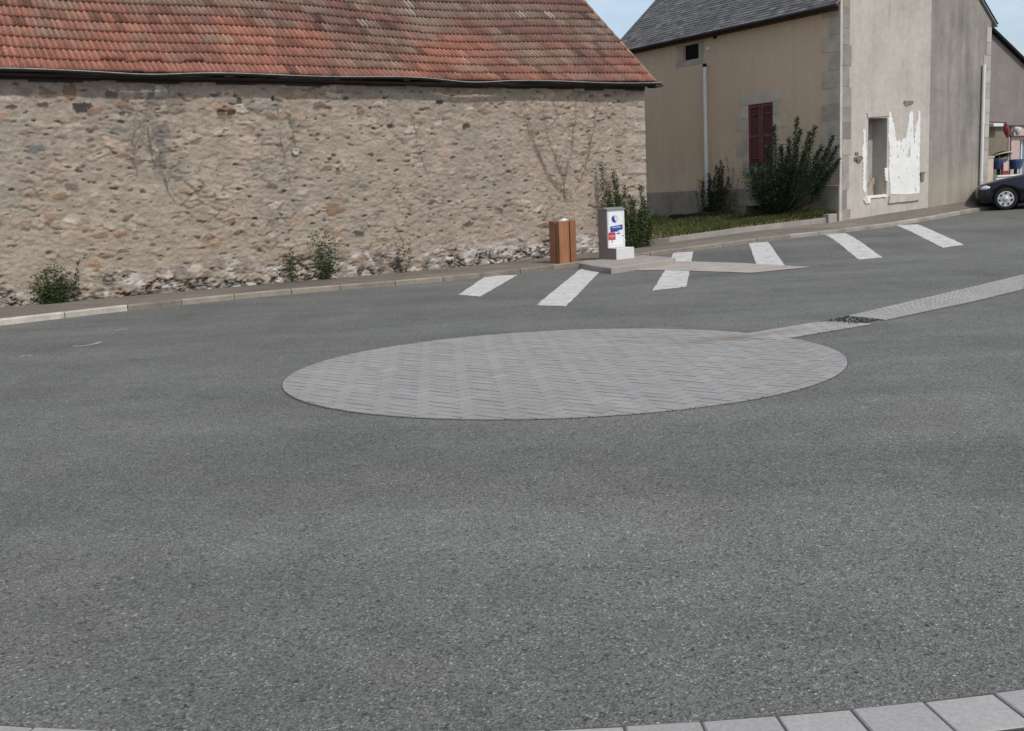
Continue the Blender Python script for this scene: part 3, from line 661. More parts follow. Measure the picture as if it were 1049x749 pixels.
at_ = me.color_attributes.new('Col', 'FLOAT_COLOR', 'POINT'); c4 = np.ones((len(Vv), 4), np.float32); c4[:, :3] = np.concatenate(mb_c); at_.data.foreach_set('color', c4.ravel())
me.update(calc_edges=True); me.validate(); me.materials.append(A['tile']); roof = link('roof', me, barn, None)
g = np.array([[roofpt(np.array(s), np.array(t), np.array(-.05)) for t in np.linspace(-.02, ridge_t, 12)] for s in np.linspace(-22, .10, 90)])
g2 = np.array([[roofpt(np.array(s), np.array(t), np.array(-.11)) for t in np.linspace(-.02, ridge_t, 12)] for s in np.linspace(-22, .10, 90)])
mb = MB()
for G_ in (g, g2):
    a, b = G_.shape[:2]; mb.add(list(G_.reshape(-1, 3)), [(i*b+j, i*b+j+1, (i+1)*b+j+1, (i+1)*b+j) for i in range(a-1) for j in range(b-1)])
for j in range(11): mb.quad(g[-1, j], g[-1, j+1], g2[-1, j+1], g2[-1, j])
for i in range(89): mb.quad(g[i, 0], g[i+1, 0], g2[i+1, 0], g2[i, 0])
mb.build('roof_deck', A['wood_dark'], barn, fix=False)
mb = MB(); xx = -22.0  # dark strip added along the wall top for the shade under the eaves
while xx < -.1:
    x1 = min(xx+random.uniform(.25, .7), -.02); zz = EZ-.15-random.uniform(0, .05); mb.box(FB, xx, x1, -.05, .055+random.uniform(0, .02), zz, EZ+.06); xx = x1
mb.build('eaves_shade_strip', A['wood_dark'], barn)
mb = MB(); mb.add([FB(-22, -4.0, ZE+(4+DE)*math.tan(TP)-.03), FB(.18, -4.0, ZE+(4+DE)*math.tan(TP)-.03), FB(.18, -8.2, ZE-.05), FB(-22, -8.2, ZE-.05)], [(0, 1, 2, 3)], (.25, .12, .08)); mb.build('rear_roof', A['tile'], barn)
mb = MB(); mb.tube([roofpt(np.array(s), np.array(ridge_t), np.array(.0)) for s in np.linspace(-22, .2, 40)], .11, 8, (.26, .13, .09)); mb.build('ridge', A['tile'], barn)
mb = MB()   # verge at the gable end
for t in np.arange(0, ridge_t-.1, .35):
    q = [roofpt(np.array(.13), np.array(t+x), np.array(y)) for x, y in ((-.01, .035), (.36, .022))]; mb.tube([q[0], q[1]], .038, 6, tuple(np.array([.30, .19, .15])*random.uniform(.75, 1.15)))
mb.build('verge', A['tile'], barn)
# gutter, sagging and partly broken
def gsag(s): return -.055*math.exp(-((s+5.0)/.8)**2)-.03*math.exp(-((s+11.6)/.7)**2)+.012*math.sin(s*1.7)-.02*math.exp(-((s+2.2)/1.5)**2)
GD, GZ, GR = DE+.05, ZE-.004, .046
sg = np.linspace(-22, .27, 150); Pg = []
for s in sg:
    Pg.append([FB(s, GD+GR*math.cos(q), GZ+gsag(s)+GR*math.sin(q)) for q in np.linspace(math.pi, 2*math.pi, 9)])
gut = grid_mesh('gutter', np.array(Pg), None, A['zinc'], barn)
md = gut.modifiers.new('solid', 'SOLIDIFY'); md.thickness = .004
mb = MB(); mb.tube([FB(s, GD+GR, GZ+gsag(s)) for s in sg], .0085, 5); mb.build('lip', A['zinc_lip'], gut)
for s in np.arange(-21.5, 0, .9):
    mb = MB(); s2 = s+random.uniform(-.1, .1); mb.tube([FB(s2, GD+(GR+.006)*math.cos(q), GZ+gsag(s2)+(GR+.006)*math.sin(q)) for q in np.linspace(math.pi*.9, 2*math.pi, 8)], .006, 4); mb.build('bracket', A['zinc'], gut)
for px0, px1, py in [(95, 110, 77), (272, 315, 81), (362, 380, 83), (392, 402, 83), (414, 420, 82.5), (637, 652, 87), (654, 661, 87.5)]:
    s0_, z0_ = bpl(px0, py, .16); s1_, _ = bpl(px1, py, .16); mb = MB(); mb.box(FB, s0_, s1_, .135, .15, z0_-.022, z0_+.018); mb.build('board', A['zinc_lip'], barn)
mb = MB(); mb.box(FB, .06, .27, .05, DE+.14, ZE-.10, ZE-.045); mb.build('purlin_end', A['wood_dark'], barn)
s0_, z0_ = bpl(302, 155.5)
mb = MB(); mb.lathe(FB(s0_, .035, z0_), N, [(0, .068), (.02, .068), (.026, .058), (.022, .040), (.008, .036), (.008, .0)], 20); disc = mb.build('wall_disc', A['disc'], loc=FB(s0_, .035, z0_), smooth=False)
tag(disc, 'small white round disc fixed high on the stone barn wall', 'wall disc')

# ------------------------------------------------------------------ rendered house
house = thing('rendered_house', FG(3, -3, .6), 'tall grey and tan rendered house with slate roof and patched gable', 'house')
HW, HL, HE, AP = 6.15, 8.95, 5.95, 3.0
def holed(mb, Fr, a0, a1, z0, z1, holes, d=0.0, rev=.25):
    As = sorted({a0, a1, *[h[0] for h in holes], *[h[1] for h in holes]}); Zs = sorted({z0, z1, *[h[2] for h in holes], *[h[3] for h in holes]})
    for i in range(len(As)-1):
        for j in range(len(Zs)-1):
            am, zm = (As[i]+As[i+1])/2, (Zs[j]+Zs[j+1])/2
            if any(h[0] < am < h[1] and h[2] < zm < h[3] for h in holes): continue
            mb.quad(Fr(As[i], d, Zs[j]), Fr(As[i+1], d, Zs[j]), Fr(As[i+1], d, Zs[j+1]), Fr(As[i], d, Zs[j+1]))
    for h in holes:
        b0, b1, y0, y1 = h[:4]; e = d-rev
        for p, q in (((b0, y0), (b1, y0)), ((b1, y0), (b1, y1)), ((b1, y1), (b0, y1)), ((b0, y1), (b0, y0))):
            mb.quad(Fr(p[0], d, p[1]), Fr(q[0], d, q[1]), Fr(q[0], e, q[1]), Fr(p[0], e, p[1]))
# openings
W0, W1, WZ0, WZ1 = 2.25, 3.18, 2.0, 3.69          # shuttered window (side wall)
a0, zt = fpl(699.5, 48.5); a1, zb = fpl(716, 60); AT = (min(a0, a1), max(a0, a1), zb+.01, zt+.03)
a0, z0 = fpl(765, 220); a1, z1 = fpl(795, 210.5); CV = (min(a0, a1), max(a0, a1), z0-.1, z1)
g0, gz1 = gpl(889.5, 121); g1, gz0 = gpl(908, 199.5); GO = (g0, g1, gz0, gz1)
mb = MB(); holed(mb, FF, 0, HL, 1.42, HE, [(W0, W1, WZ0, WZ1), AT], 0, .11)
mb.quad(FF(0, -.0, -.2), FF(HL, 0, -.2), FF(HL, -HW, -.2), FF(0, -HW, -.2))
mb.add([FG(0, -HL, 0), FG(HW, -HL, 0), FG(HW, -HL, HE-.25), FG(AP, -HL, 8.5), FG(0, -HL, HE)], [(0, 1, 2, 3, 4)])
mb.build('side_wall', A['tan'], house, fix=False)
mb = MB(); holed(mb, FF, 0, HL, -.2, 1.42, [CV], .03, .3); mb.quad(FF(0, .03, 1.42), FF(HL, .03, 1.42), FF(HL, 0, 1.445), FF(0, 0, 1.445)); mb.quad(FF(0, .03, -.2), FF(0, .03, 1.42), FF(0, -.0, 1.42), FF(0, -.0, -.2)); mb.build('plinth', A['plinth'], house, fix=False)
SG = 3.53                                         # where the pale render gives way to the streaked grey one
rz = lambda s: HE+.06+.867*s if s <= AP else HE+.06+.867*AP-.906*(s-AP)
mb = MB(); holed(mb, FG, 0, SG, -.2, 5.6, [GO], 0, .45)
mb.add([FG(0, 0, 5.6), FG(SG, 0, 5.6), FG(SG, 0, rz(SG)-.05), FG(AP, 0, rz(AP)-.05), FG(0, 0, rz(0)-.05)], [(0, 1, 2, 3, 4)]); mb.build('gable_wall', A['gable'], house, fix=False)
mb = MB(); mb.add([FG(SG, 0, -.2), FG(HW, 0, -.2), FG(HW, 0, rz(HW)-.05), FG(SG, 0, rz(SG)-.05)], [(0, 1, 2, 3)])
mb.quad(FG(HW, 0, -.2), FG(HW, -HL, -.2), FG(HW, -HL, rz(HW)-.05), FG(HW, 0, rz(HW)-.05)); mb.build('grey_render', A['greyrender'], house, fix=False)['label'] = 'darker streaked grey half of the gable'
# corner stones of the near corner, of the far gable edge
mb = MB(); z = .1; k = 0
while z < HE-.35:
    h = random.uniform(.36, .46); l1 = .58 if k % 2 else .36; l2 = .36 if k % 2 else .28
    c = tuple(np.array([.50, .42, .32])*random.choice([.82, .92, .98, 1.03])*random.uniform(.94, 1.06))
    if z > .75: mb.prism(FF, [(.0, z+.008), (l1, z+.008), (l1, z+h-.008), (.0, z+h-.008)], -.05, .012+random.uniform(-.002, .004), c)
    z += h; k += 1
mb.build('corner_stones', A['quoin'], house)
mb = MB(); z = .0; k = 0
while z < HE-.1:
    h = random.uniform(.36, .52); l2 = random.choice([.26, .33, .40])
    c = tuple(np.array([.30, .275, .24])*random.choice([.66, .85, 1.0, 1.15, 1.2])*random.uniform(.94, 1.06))
    mb.prism(FG, [(.085, z+.004), (l2, z+.004), (l2, z+h-.004), (.085, z+h-.004)], -.05, .008+random.uniform(0, .006), c); z += h; k += 1
mb.prism(FG, [(-.015, -.1), (.075, -.1), (.075, HE), (-.015, HE)], -.05, .012, (.44, .415, .365))
mb.build('gable_edge_stones', A['quoin'], house)
mb = MB()
z = 0.3
while z < HE-.5:
    h = random.uniform(.3, .42); l2 = random.choice([.2, .32]); c = tuple(np.array([.40, .375, .33])*random.uniform(.8, 1.1)); mb.prism(FG, [(HW-l2, z), (HW+.004, z), (HW+.004, z+h-.01), (HW-l2, z+h-.01)], -.05, .009+random.uniform(0, .005), c); z += h
mb.build('far_edge_stones', A['quoin'], house)
# window surround with long and short stones, shutters
mb = MB(); fr = []
mb.prism(FF, [(W0-.3, WZ1+.01), (W1+.3, WZ1+.01), (W1+.3, WZ1+.30), (W0-.3, WZ1+.30)], -.02, .012, (.54, .455, .35))
z = WZ0
for k in range(5):
    h = (WZ1-WZ0)/5; l = .44 if k % 2 == 1 else .26
    for side in (0, 1):
        a, b = (W0-l, W0-.005) if side == 0 else (W1+.005, W1+l)
        c = tuple(np.array([.56, .47, .36])*random.choice([.82, .92, 1, 1.05])); mb.prism(FF, [(a, z+.006), (b, z+.006), (b, z+h-.006), (a, z+h-.006)], -.02, .011+random.uniform(0, .004), c)
    z += h
mb.prism(FF, [(W0-.16, WZ0-.17), (W1+.16, WZ0-.17), (W1+.16, WZ0-.004), (W0-.16, WZ0-.004)], -.05, .05, (.40, .37, .32))
surr = mb.build('window_surround', A['quoin'], house)
mid = (W0+W1)/2
for a, b in ((W0+.01, mid-.006), (mid+.006, W1-.01)):
    mb = MB(); z0, z1 = WZ0+.01, WZ1-.012
    mb.box(FF, a, a+.07, -.06, -.015, z0, z1); mb.box(FF, b-.07, b, -.06, -.015, z0, z1)
    for zz in (z0, (z0+z1)/2-.04, z1-.08): mb.box(FF, a+.07, b-.07, -.058, -.018, zz, zz+.08)
    zz = z0+.09
    while zz < z1-.1:
        mb.add([FF(a+.07, -.052, zz+.035), FF(b-.07, -.052, zz+.035), FF(b-.07, -.022, zz), FF(a+.07, -.022, zz)], [(0, 1, 2, 3)]); zz += .042
    mb.quad(FF(a, -.062, z0), FF(b, -.062, z0), FF(b, -.062, z1), FF(a, -.062, z1))
    sh = mb.build('shutter', A['shutter'], house)
    for zz in (z0+.22, z1-.28):
        hm = MB(); hm.box(FF, a+.01, a+.30, -.015, -.006, zz, zz+.035); hm.build('hinge', A['shutter'], sh)
# attic opening
mb = MB(); mb.box(FF, AT[0]-.01, AT[1]+.01, -.13, -.105, AT[2]-.01, AT[3]+.01); att = mb.build('attic_opening', A['dark'], house)
mb = MB()
for p in [[(AT[0]-.28, AT[3]+.005), (AT[1]+.30, AT[3]+.005), (AT[1]+.30, AT[3]+.24), (AT[0]-.28, AT[3]+.24)], [(AT[0]-.18, AT[2]-.16), (AT[1]+.32, AT[2]-.16), (AT[1]+.32, AT[2]-.005), (AT[0]-.18, AT[2]-.005)], [(AT[1]+.005, AT[2]), (AT[1]+.24, AT[2]), (AT[1]+.24, AT[3]), (AT[1]+.005, AT[3])], [(AT[0]-.2, AT[2]), (AT[0]-.005, AT[2]), (AT[0]-.005, AT[3]), (AT[0]-.2, AT[3])]]:
    mb.prism(FF, p, -.02, .012, tuple(np.array([.46, .39, .30])*random.uniform(.85, 1.1)))
mb.build('stone_frame', A['quoin'], att)
mb = MB(); mb.box(FF, CV[0]+.01, CV[1]-.01, -.3, -.25, CV[2], CV[3]); cel = mb.build('cellar_opening', A['shutter'], house)
mb = MB(); mb.prism(FF, [(CV[0]-.35, CV[3]+.003), (CV[1]+.3, CV[3]+.003), (CV[1]+.3, CV[3]+.2), (CV[0]-.35, CV[3]+.2)], .01, .045, (.36, .335, .29)); mb.build('lintel', A['quoin'], cel)
# cornice of dark bricks, roof
mb = MB()
a = 0.02
while a < HL-.02:
    for zc, dd in ((HE-.26, .05), (HE-.18, .085), (HE-.10, .12)): mb.box(FF, a, a+.205, -.05, dd+random.uniform(-.004, .004), zc, zc+.072)
    a += .217
mb.build('cornice', A['brick'], house)
mb = MB()
def slates(p0, du, dv, nu, nv, wd, ex, nrm):
    for j in range(nv):
        for i in range(-1, nu+1):
            x0 = i*wd+(.5*wd if j % 2 else 0); x1 = min(x0+wd-.004, nu*wd); x0 = max(x0, 0)
            if x1 <= x0: continue
            y0 = j*ex+random.gauss(0, .004); y1 = (j+1)*ex+.02; l = .010+random.uniform(0, .006)
            v = random.gauss(1, .16)*random.choice([1, 1, 1, 1.25, .8])
            mb.quad(p0+du*x0+dv*y0+nrm*l, p0+du*x1+dv*y0+nrm*(l+random.gauss(0, .002)), p0+du*x1+dv*y1, p0+du*x0+dv*y1, (.122*v, .119*v, .113*v))
sl = np.array([U[0]*1, U[1]*1, .867]); sl /= np.linalg.norm(sl); L1 = math.hypot(AP+.27, .867*(AP+.27))
nrmL = np.cross(V, sl); nrmL = nrmL if nrmL[2] > 0 else -nrmL
slates(FG(-.27, .09, HE+.06-.27*.867+.03), -N, sl, int((HL+.2)/.24), int(L1/.125), .24, .125, nrmL)
sl2 = np.array([-U[0], -U[1], .906]); sl2 /= np.linalg.norm(sl2); L2 = math.hypot(HW-AP+.2, .906*(HW-AP+.2)); nrm2 = np.cross(V, sl2); nrm2 = nrm2 if nrm2[2] > 0 else -nrm2
slates(FG(HW+.2, .09, rz(HW+.2)+.03), -N, sl2, int((HL+.2)/.24), int(L2/.125), .24, .125, nrm2)
mb.build('roof', A['slate'], house, fix=False)
mb = MB(); e = .03
for s0_, s1_ in ((-.27, AP), (AP, HW+.2)):
    mb.add([FG(s, d, rz(s)+o) for d in (.06, -HL-.1) for s, o in ((s0_, .012), (s1_, .012), (s1_, -e), (s0_, -e))], [(0, 1, 2, 3), (4, 5, 6, 7), (0, 1, 5, 4), (3, 2, 6, 7), (0, 3, 7, 4)])
mb.build('roof_edge', A['steel'], house)
mb = MB(); mb.tube([FG(-.30, .12, HE-.18), FG(-.30, -HL-.15, HE-.18)], .035, 6); mb.tube([FG(AP, .1, rz(AP)+.04), FG(AP, -HL-.1, rz(AP)+.04)], .07, 8); mb.build('roof_trim', A['zinc'], house)
# downpipes
s0_, z1_ = fpl(721.8, 68, .1); s1_, z0_ = fpl(723.5, 213, .1)
mb = MB(); mb.tube([FF(s0_, .1, z0_), FF(s0_, .1, z1_)], .053, 12)
for z in (z0_+.55, (z0_+z1_)/2, z1_-.6): mb.tube([FF(s0_, .1, z-.03), FF(s0_, .1, z+.03)], .062, 12)
dp = mb.build('downpipe', A['pvc'], house, smooth=False)
mb = MB(); mb.tube([FF(s0_, .1, z1_-.02), FF(s0_, .1, z1_+.07)], .058, 12); mb.build('socket', A['dark'], dp)
mb = MB(); mb.tube([FF(s0_, .1, z0_-.45), FF(s0_, .1, z0_+.02)], .058, 12); mb.build('cast_foot', A['iron'], dp)
s0_, z1_ = gpl(1009, 66, .09); s1_, z0_ = gpl(1005, 200, .09)
mb = MB(); mb.tube([FG(s0_, .07, z0_-.1), FG(s0_, .07, z1_)], .046, 12)
for z in (z0_+.4, z0_+2.0): mb.tube([FG(s0_, .07, z-.03), FG(s0_, .07, z+.03)], .053, 12)
mb.build('downpipe', A['pvc'], house)
# small fixings under the eaves of the side wall
for px, py, m_, r in [(724, 33, 'whitewash', .05), (726, 50, 'whitewash', .06), (733, 38, 'dark', .05)]:
    a, z = fpl(px, py); mb = MB(); mb.lathe(FF(a, 0, z), -U, [(0, r), (.05, r), (.06, r*.6), (.06, 0)], 12); mb.build('fixing', A[m_], house)
# gable: infilled doorway, whitewashed panel, sill, stub of lintel, old meter recess
mb = MB(); mb.box(FG, GO[0]-.01, GO[1]+.01, -.49, -.445, GO[2]-.02, GO[3]+.02); inf = mb.build('blocked_doorway', A['blockgrey'], house)
mb = MB(); mb.prism(FG, [(GO[1]-.36, GO[2]), (GO[1]-.02, GO[2]), (GO[1]-.02, GO[2]+.46), (GO[1]-.07, GO[2]+.45), (GO[1]-.13, GO[2]+.36), (GO[1]-.2, GO[2]+.33), (GO[1]-.27, GO[2]+.2), (GO[1]-.33, GO[2]+.12)], -.44, -.36); mb.build('rubble', A['plinth'], inf)
mb = MB()
def gp_(pts, rough=0.0):
    q = [np.array(gpl(860+x/5.76, 90+y/5.76)) for x, y in pts]
    if not rough: return [tuple(p) for p in q]
    out = []
    for a, b in zip(q, q[1:]+q[:1]):
        n = max(1, int(np.linalg.norm(b-a)/.035))
        for i in range(n): out.append(tuple(a+(b-a)*i/n+np.array([random.gauss(0, rough), random.gauss(0, rough*.7)])*(1 if i else .3)))
    return out
# jagged white flakes traced to their real outline on the wall, 1.5 cm thick
mb.prism(FG, gp_([(290, 140), (300, 145), (310, 190), (322, 235), (328, 290), (340, 320), (352, 308), (362, 330), (376, 300), (388, 300), (400, 240), (408, 180), (412, 150), (425, 138), (432, 160), (431, 220), (433, 262), (438, 318), (446, 260), (452, 195), (462, 190), (463, 140), (474, 140), (473, 300), (470, 420), (471, 560), (468, 628), (300, 628), (296, 560), (290, 480), (294, 380), (288, 300), (290, 220)], .011), -.02, .014)
mb.prism(FG, gp_([(138, 245), (150, 245), (156, 330), (158, 430), (152, 520), (156, 600), (150, 640), (136, 600), (140, 470), (134, 380), (140, 320)], .012), -.02, .012)
mb.prism(FG, gp_([(266, 480), (286, 470), (284, 560), (270, 540)], .012), -.02, .011)
mb.prism(FG, gp_([(158, 638), (276, 628), (276, 642), (180, 652), (176, 680), (150, 684), (140, 660)], .008), -.02, .03)
pan = mb.build('whitewash_panel', A['whitewash'], house, fix=True); pan['label'] = 'peeling white paint on the walled-up opening'
mb = MB()
for px, py, a, b in [(343, 405, 8, 22), (410, 395, 12, 26), (347, 530, 8, 20), (446, 600, 10, 24), (455, 410, 7, 24), (440, 320, 6, 20), (360, 345, 6, 34), (338, 345, 4, 30), (375, 370, 4, 24), (420, 250, 4, 20), (466, 330, 4, 26), (310, 460, 5, 12), (395, 480, 6, 10), (428, 520, 5, 9), (320, 590, 7, 8), (465, 480, 5, 16), (300, 400, 5, 20), (392, 340, 5, 16), (370, 560, 4, 8)]:
    pl = [(px+a*.5*random.uniform(.5, 1.25)*math.cos(q), py+b*.5*random.uniform(.5, 1.25)*math.sin(q)) for q in np.linspace(0, 6.28, 10)[:-1]]
    mb = MB(); mb.prism(FG, gp_(pl), .005, .0155); mb.build('bare_patch', A['gable'], pan)
mb = MB(); mb.prism(FG, gp_([(290, 636), (466, 620), (466, 660), (420, 668), (330, 676), (284, 682)]), -.02, .05); mb.build('sill', A['gable'], house)
mb = MB(); mb.prism(FG, gp_([(160, 148), (290, 140), (292, 166), (165, 176)]), -.02, .022); mb.build('lintel', A['gable'], house)
a, z = gpl(860+110/5.76, 90+408/5.76); mb = MB()
for k in range(9):
    x, y = a+random.uniform(-.13, .12), z+random.uniform(-.10, .10); mb.box(FG, x-.06, x+.06, -.03, .02+random.uniform(0, .04), y-.04, y+.04)
mb.build('broken_lintel_end', A['rubble'], house, bev=.012)
a, z = gpl(860+485/5.76, 90+528/5.76); mb = MB(); mb.box(FG, a-.07, a+.06, -.03, .035, z-.1, z+.1); mb.box(FG, a-.1, a+.09, -.02, .05, z+.1, z+.14); mb.build('meter_box', A['rubble'], house, bev=.01)
a, z = gpl(860+408/5.76, 90+86/5.76); mb = MB(); mb.prism(FG, [(a-.22, z-.03), (a-.1, z-.11), (a+.18, z-.03), (a+.2, z+.04), (a-.2, z+.04)], -.03, .012); mb.build('cavity', A['rubble'], house)

# ------------------------------------------------------------------ strip of grass beside the house, border, step, timber
ST = lerp_pts([(.02, .0), (.35, .42), (2.0, 1.05), (3.6, 1.5), (4.70, 1.74)], 40)
mb = MB()
for (s0_, d0_), (s1_, d1_) in zip(ST[:-1], ST[1:]):
    z0, z1 = [float(zback(np.array(s), 0)) for s in (s0_, s1_)]
    for (a, h0), (b, h1) in (((0, -.1), (0, .12)), ((0, .12), (-.10, .125)), ((-.10, .125), (-.10, -.1))):
        mb.quad(FB(s0_, d0_+a, z0+h0), FB(s1_, d1_+a, z1+h0), FB(s1_, d1_+b, z1+h1), FB(s0_, d0_+b, z0+h1))
tag(mb.build('kerb_border', A['concrete'], loc=FB(2, 1, .4)), kind='structure')
# soil surface between border and house wall
G_ = []
for (s, d) in ST:
    p = FB(s, d-.09, float(zback(np.array(s), 0))+.115)
    sf = (p-C0) @ V; sf = max(sf, .02); wz = float(np.interp(sf, [0, 1.3, 3.45, 5.9, 7.6], [.66, .75, .66, .54, .40]))
    dist = -((p-C0) @ U)         # distance out from the house side wall
    G_.append([np.array([*(p+U*(dist+.05)*k)[:2], p[2]*(1-k)+wz*k+.05*math.sin(k*math.pi)*(fbm(s*2, k*3, 2, 3)-.3)]) for k in np.linspace(0, 1, 14)])
G_ = np.array(G_); tag(grid_mesh('soil', G_, None, A['soil']), kind='structure')
# ground behind, in the gap between the two buildings
G2 = []
for a in np.linspace(0, 1, 12):
    far = [FB(.0, -8.2, .36)*(1-k)+FF(10.2, .0, .40)*k for k in np.linspace(0, 1, 14)]
    G2.append([G_[0][k]*(1-a)+far[k]*a+np.array([0, 0, .03*math.sin(a*3.14)*float(fbm(a*4, k*.4, 2, 8))]) for k in range(14)])
G2 = np.array(G2)[::-1]; tag(grid_mesh('ground', G2, None, A['soil']), kind='structure')
GA = np.concatenate([G2, G_[1:]], 0)
mb = MB(); n_b = 0
ny, nx = GA.shape[1], GA.shape[0]
GW = np.linalg.norm(GA[:-1, 0]-GA[1:, 0], axis=1)*np.linalg.norm(GA[:-1, -1]-GA[:-1, 0], axis=1)+.02; GW[:11] *= .5; GW = np.cumsum(GW)/GW.sum()
for k in range(60000):
    i, j = min(nx-1.01, int(np.searchsorted(GW, random.random()))+random.random()*.99), random.uniform(0, ny-1.01)
    i0, j0 = int(i), int(j); p = GA[i0, j0]+(GA[i0+1, j0]-GA[i0, j0])*(i-i0)+(GA[i0, j0+1]-GA[i0, j0])*(j-j0)
    kk = j/(ny-1); nz = float(fbm(p[0]*1.3, p[1]*1.3, 3, 44))
    dz_ = -((p-C0) @ U); dry = random.random() < (.62+.9*(nz-.5) if (dz_ > 1.0 and kk < .45) else .28)
    if dry and random.random() < .15: continue
    h = random.uniform(.03, .09) if dry else random.uniform(.05, .13)*(1+1.3*max(0, nz-.45)*2); h *= 1.5 if (kk > .85 and random.random() < .4) else 1
    c = (np.array([.30, .24, .12]) if dry else np.array([.066, .084, .030]) if random.random() < .8 else np.array([.13, .14, .045]))*random.uniform(.65, 1.3)
    a = random.uniform(0, 6.28); w = random.uniform(.006, .014); dx, dy = math.cos(a)*w, math.sin(a)*w; lx, ly = random.gauss(0, .4)*h, random.gauss(0, .4)*h
    mb.add([(p[0]-dx, p[1]-dy, p[2]-.01), (p[0]+dx, p[1]+dy, p[2]-.01), (p[0]+lx*.5+dx*.6, p[1]+ly*.5+dy*.6, p[2]+h*.6), (p[0]+lx, p[1]+ly, p[2]+h)], [(0, 1, 2, 3)], tuple(c))
tag(mb.build('grass', A['leaf'], loc=GA[nx//2, ny//2], fix=False), kind='stuff')
def soil_at(px, py):
    d = GA-np.array([0, 0, HC]); zc = d @ fwd; x = (d @ camX)/zc*F+PW/2; y = PH/2-(d @ camY)/zc*F
    k = np.unravel_index(((x-px)**2+(y-py)**2).argmin(), x.shape); return GA[k]
# dark old beam in the grass
def on_soil(p):
    d2 = ((GA[..., :2]-p[:2])**2).sum(-1); k = np.unravel_index(d2.argmin(), d2.shape); return GA[k][2]
q0 = soil_at(689, 228)*np.array([1, 1, 0]); q1 = soil_at(757, 223)*np.array([1, 1, 0]); z0, z1 = on_soil(q0), on_soil(q1); dr = (q1-q0)/np.linalg.norm(q1-q0); sd = np.array([-dr[1], dr[0], 0])
mb = MB(); n = 9; w_ = .09
for i in range(n-1):
    A_, B_ = [q0+(q1-q0)*t/(n-1)+np.array([0, 0, z0+(z1-z0)*t/(n-1)+.012*math.sin(t*2.1)]) for t in (i, i+1)]
    mb.add([A_-sd*w_, A_+sd*w_, A_+sd*w_*.9+np.array([0, 0, .21]), A_-sd*w_*.9+np.array([0, 0, .20]), B_-sd*w_, B_+sd*w_, B_+sd*w_*.9+np.array([0, 0, .21]), B_-sd*w_*.9+np.array([0, 0, .20])], [(0, 1, 5, 4), (1, 2, 6, 5), (2, 3, 7, 6), (3, 0, 4, 7)]+([(0, 1, 2, 3)] if i == 0 else [])+([(4, 5, 6, 7)] if i == n-2 else []))
tag(mb.build('timber_beam', A['oldbeam'], loc=q0+np.array([0, 0, z0])), 'old dark timber beam lying in the grass by the house', 'beam')
# low concrete step at the house corner
q = [at(*p, .2)[:2] for p in [(788, 230), (822, 226.5), (857, 224.5), (857, 221), (815, 221.5)]]
mb = MB(); mb.box(FF, .02, 1.5, .06, .38, .35, .72); tag(mb.build('concrete_step', A['concrete'], loc=FF(.8, .2, .5), bev=.02), 'low worn concrete step against the corner of the house', 'step')

# ------------------------------------------------------------------ service post, its island, litter bin
ISL = [(593, 270), (606, 272.6), (626, 275.4), (640, 273.5), (690, 266.2), (692, 264.6), (660, 262.2), (640, 264), (600, 268)]
ip = [at(*p, .1) for p in ISL]
mb = MB(); n = len(ip)
top = [np.array([p[0], p[1], terr(p[0], p[1])+.105]) for p in ip]; ctr = sum(top)/n; tin = [t+(ctr-t)*.03+np.array([0, 0, .012]) for t in top]; lo = [np.array([t[0], t[1], t[2]-.2]) for t in top]
mb.add(lo+top+tin, [(i, (i+1) % n, n+(i+1) % n, n+i) for i in range(n)]+[(n+i, n+(i+1) % n, 2*n+(i+1) % n, 2*n+i) for i in range(n)]+[tuple(range(2*n, 3*n))])
tag(mb.build('concrete_plinth', A['concrete'], loc=ctr), 'low concrete island under the white service post', 'plinth')
pb = at(616.4, 266.5, .115); pf = at(631.8, 266.4, .115)
sp0 = sB(pf[0], pf[1]); dp0 = dB(pf[0], pf[1]); zp = float(terr(pf[0], pf[1]))+.11
SW = .47; SD = .60
FP = lambda a, b, c: FB(sp0+a, dp0+b, zp+c*.855)      # a: along the front, b: towards the street, c: up
post = thing('service_post', FP(SW/2, -.3, 0), 'white camper water service post with blue and red plates', 'service post')
mb = MB(); mb.box(FP, .0, SW-.02, -SD, -.30, -.02, 1.21); mb.build('cabinet', A['postgrey'], post, bev=.006)
mb = MB(); mb.box(FP, .015, SW-.025, -.302, -.285, .29, 1.20); mb.build('front_panel', A['postwhite'], post, bev=.003)
for a0, a1, c0, c1 in ((.035, .04, .33, 1.17), (SW-.05, SW-.045, .33, 1.17), (.04, SW-.05, .33, .336), (.04, SW-.05, 1.164, 1.17)):
    mb = MB(); mb.box(FP, a0, a1, -.286, -.2835, c0, c1); mb.build('door_seam', A['postgrey'], post)
mb = MB(); mb.lathe(FP(SW-.075, -.286, .56), N, [(0, .014), (.006, .014), (.008, .006), (.008, 0)], 10); mb.build('lock', A['iron'], post)
mb = MB(); mb.box(FP, SW-.022, SW-.012, -SD, -.29, .29, 1.205); mb.build('side_panel', A['postwhite'], post)
mb = MB(); mb.box(FP, .0, SW, -SD, -.0, -.03, .285); base = mb.build('basin', A['postbase'], post, bev=.012)
mb = MB(); mb.box(FP, -.006, .0, -SD+.005, -.01, -.02, .278); mb.build('side_face', A['postgrey'], base)
mb = MB(); mb.prism(lambda a, d, z: FP(d, a, z), [(-SD-.02, 1.21), (-.26, 1.20), (-.255, 1.215), (-.40, 1.262), (-SD-.02, 1.235)], -.015, SW+.0); mb.build('lid', A['steel'], post, bev=.004)
mb = MB(); cx, cz = .20, .98
def disc_poly(r, a0, a1, n=14): return [(cx+r*math.cos(a), cz+r*1.05*math.sin(a)) for a in np.linspace(a0, a1, n)]
mb.prism(FP, disc_poly(.085, R(110), R(292)), -.286, -.281); em = mb.build('emblem', A['blue'], post)
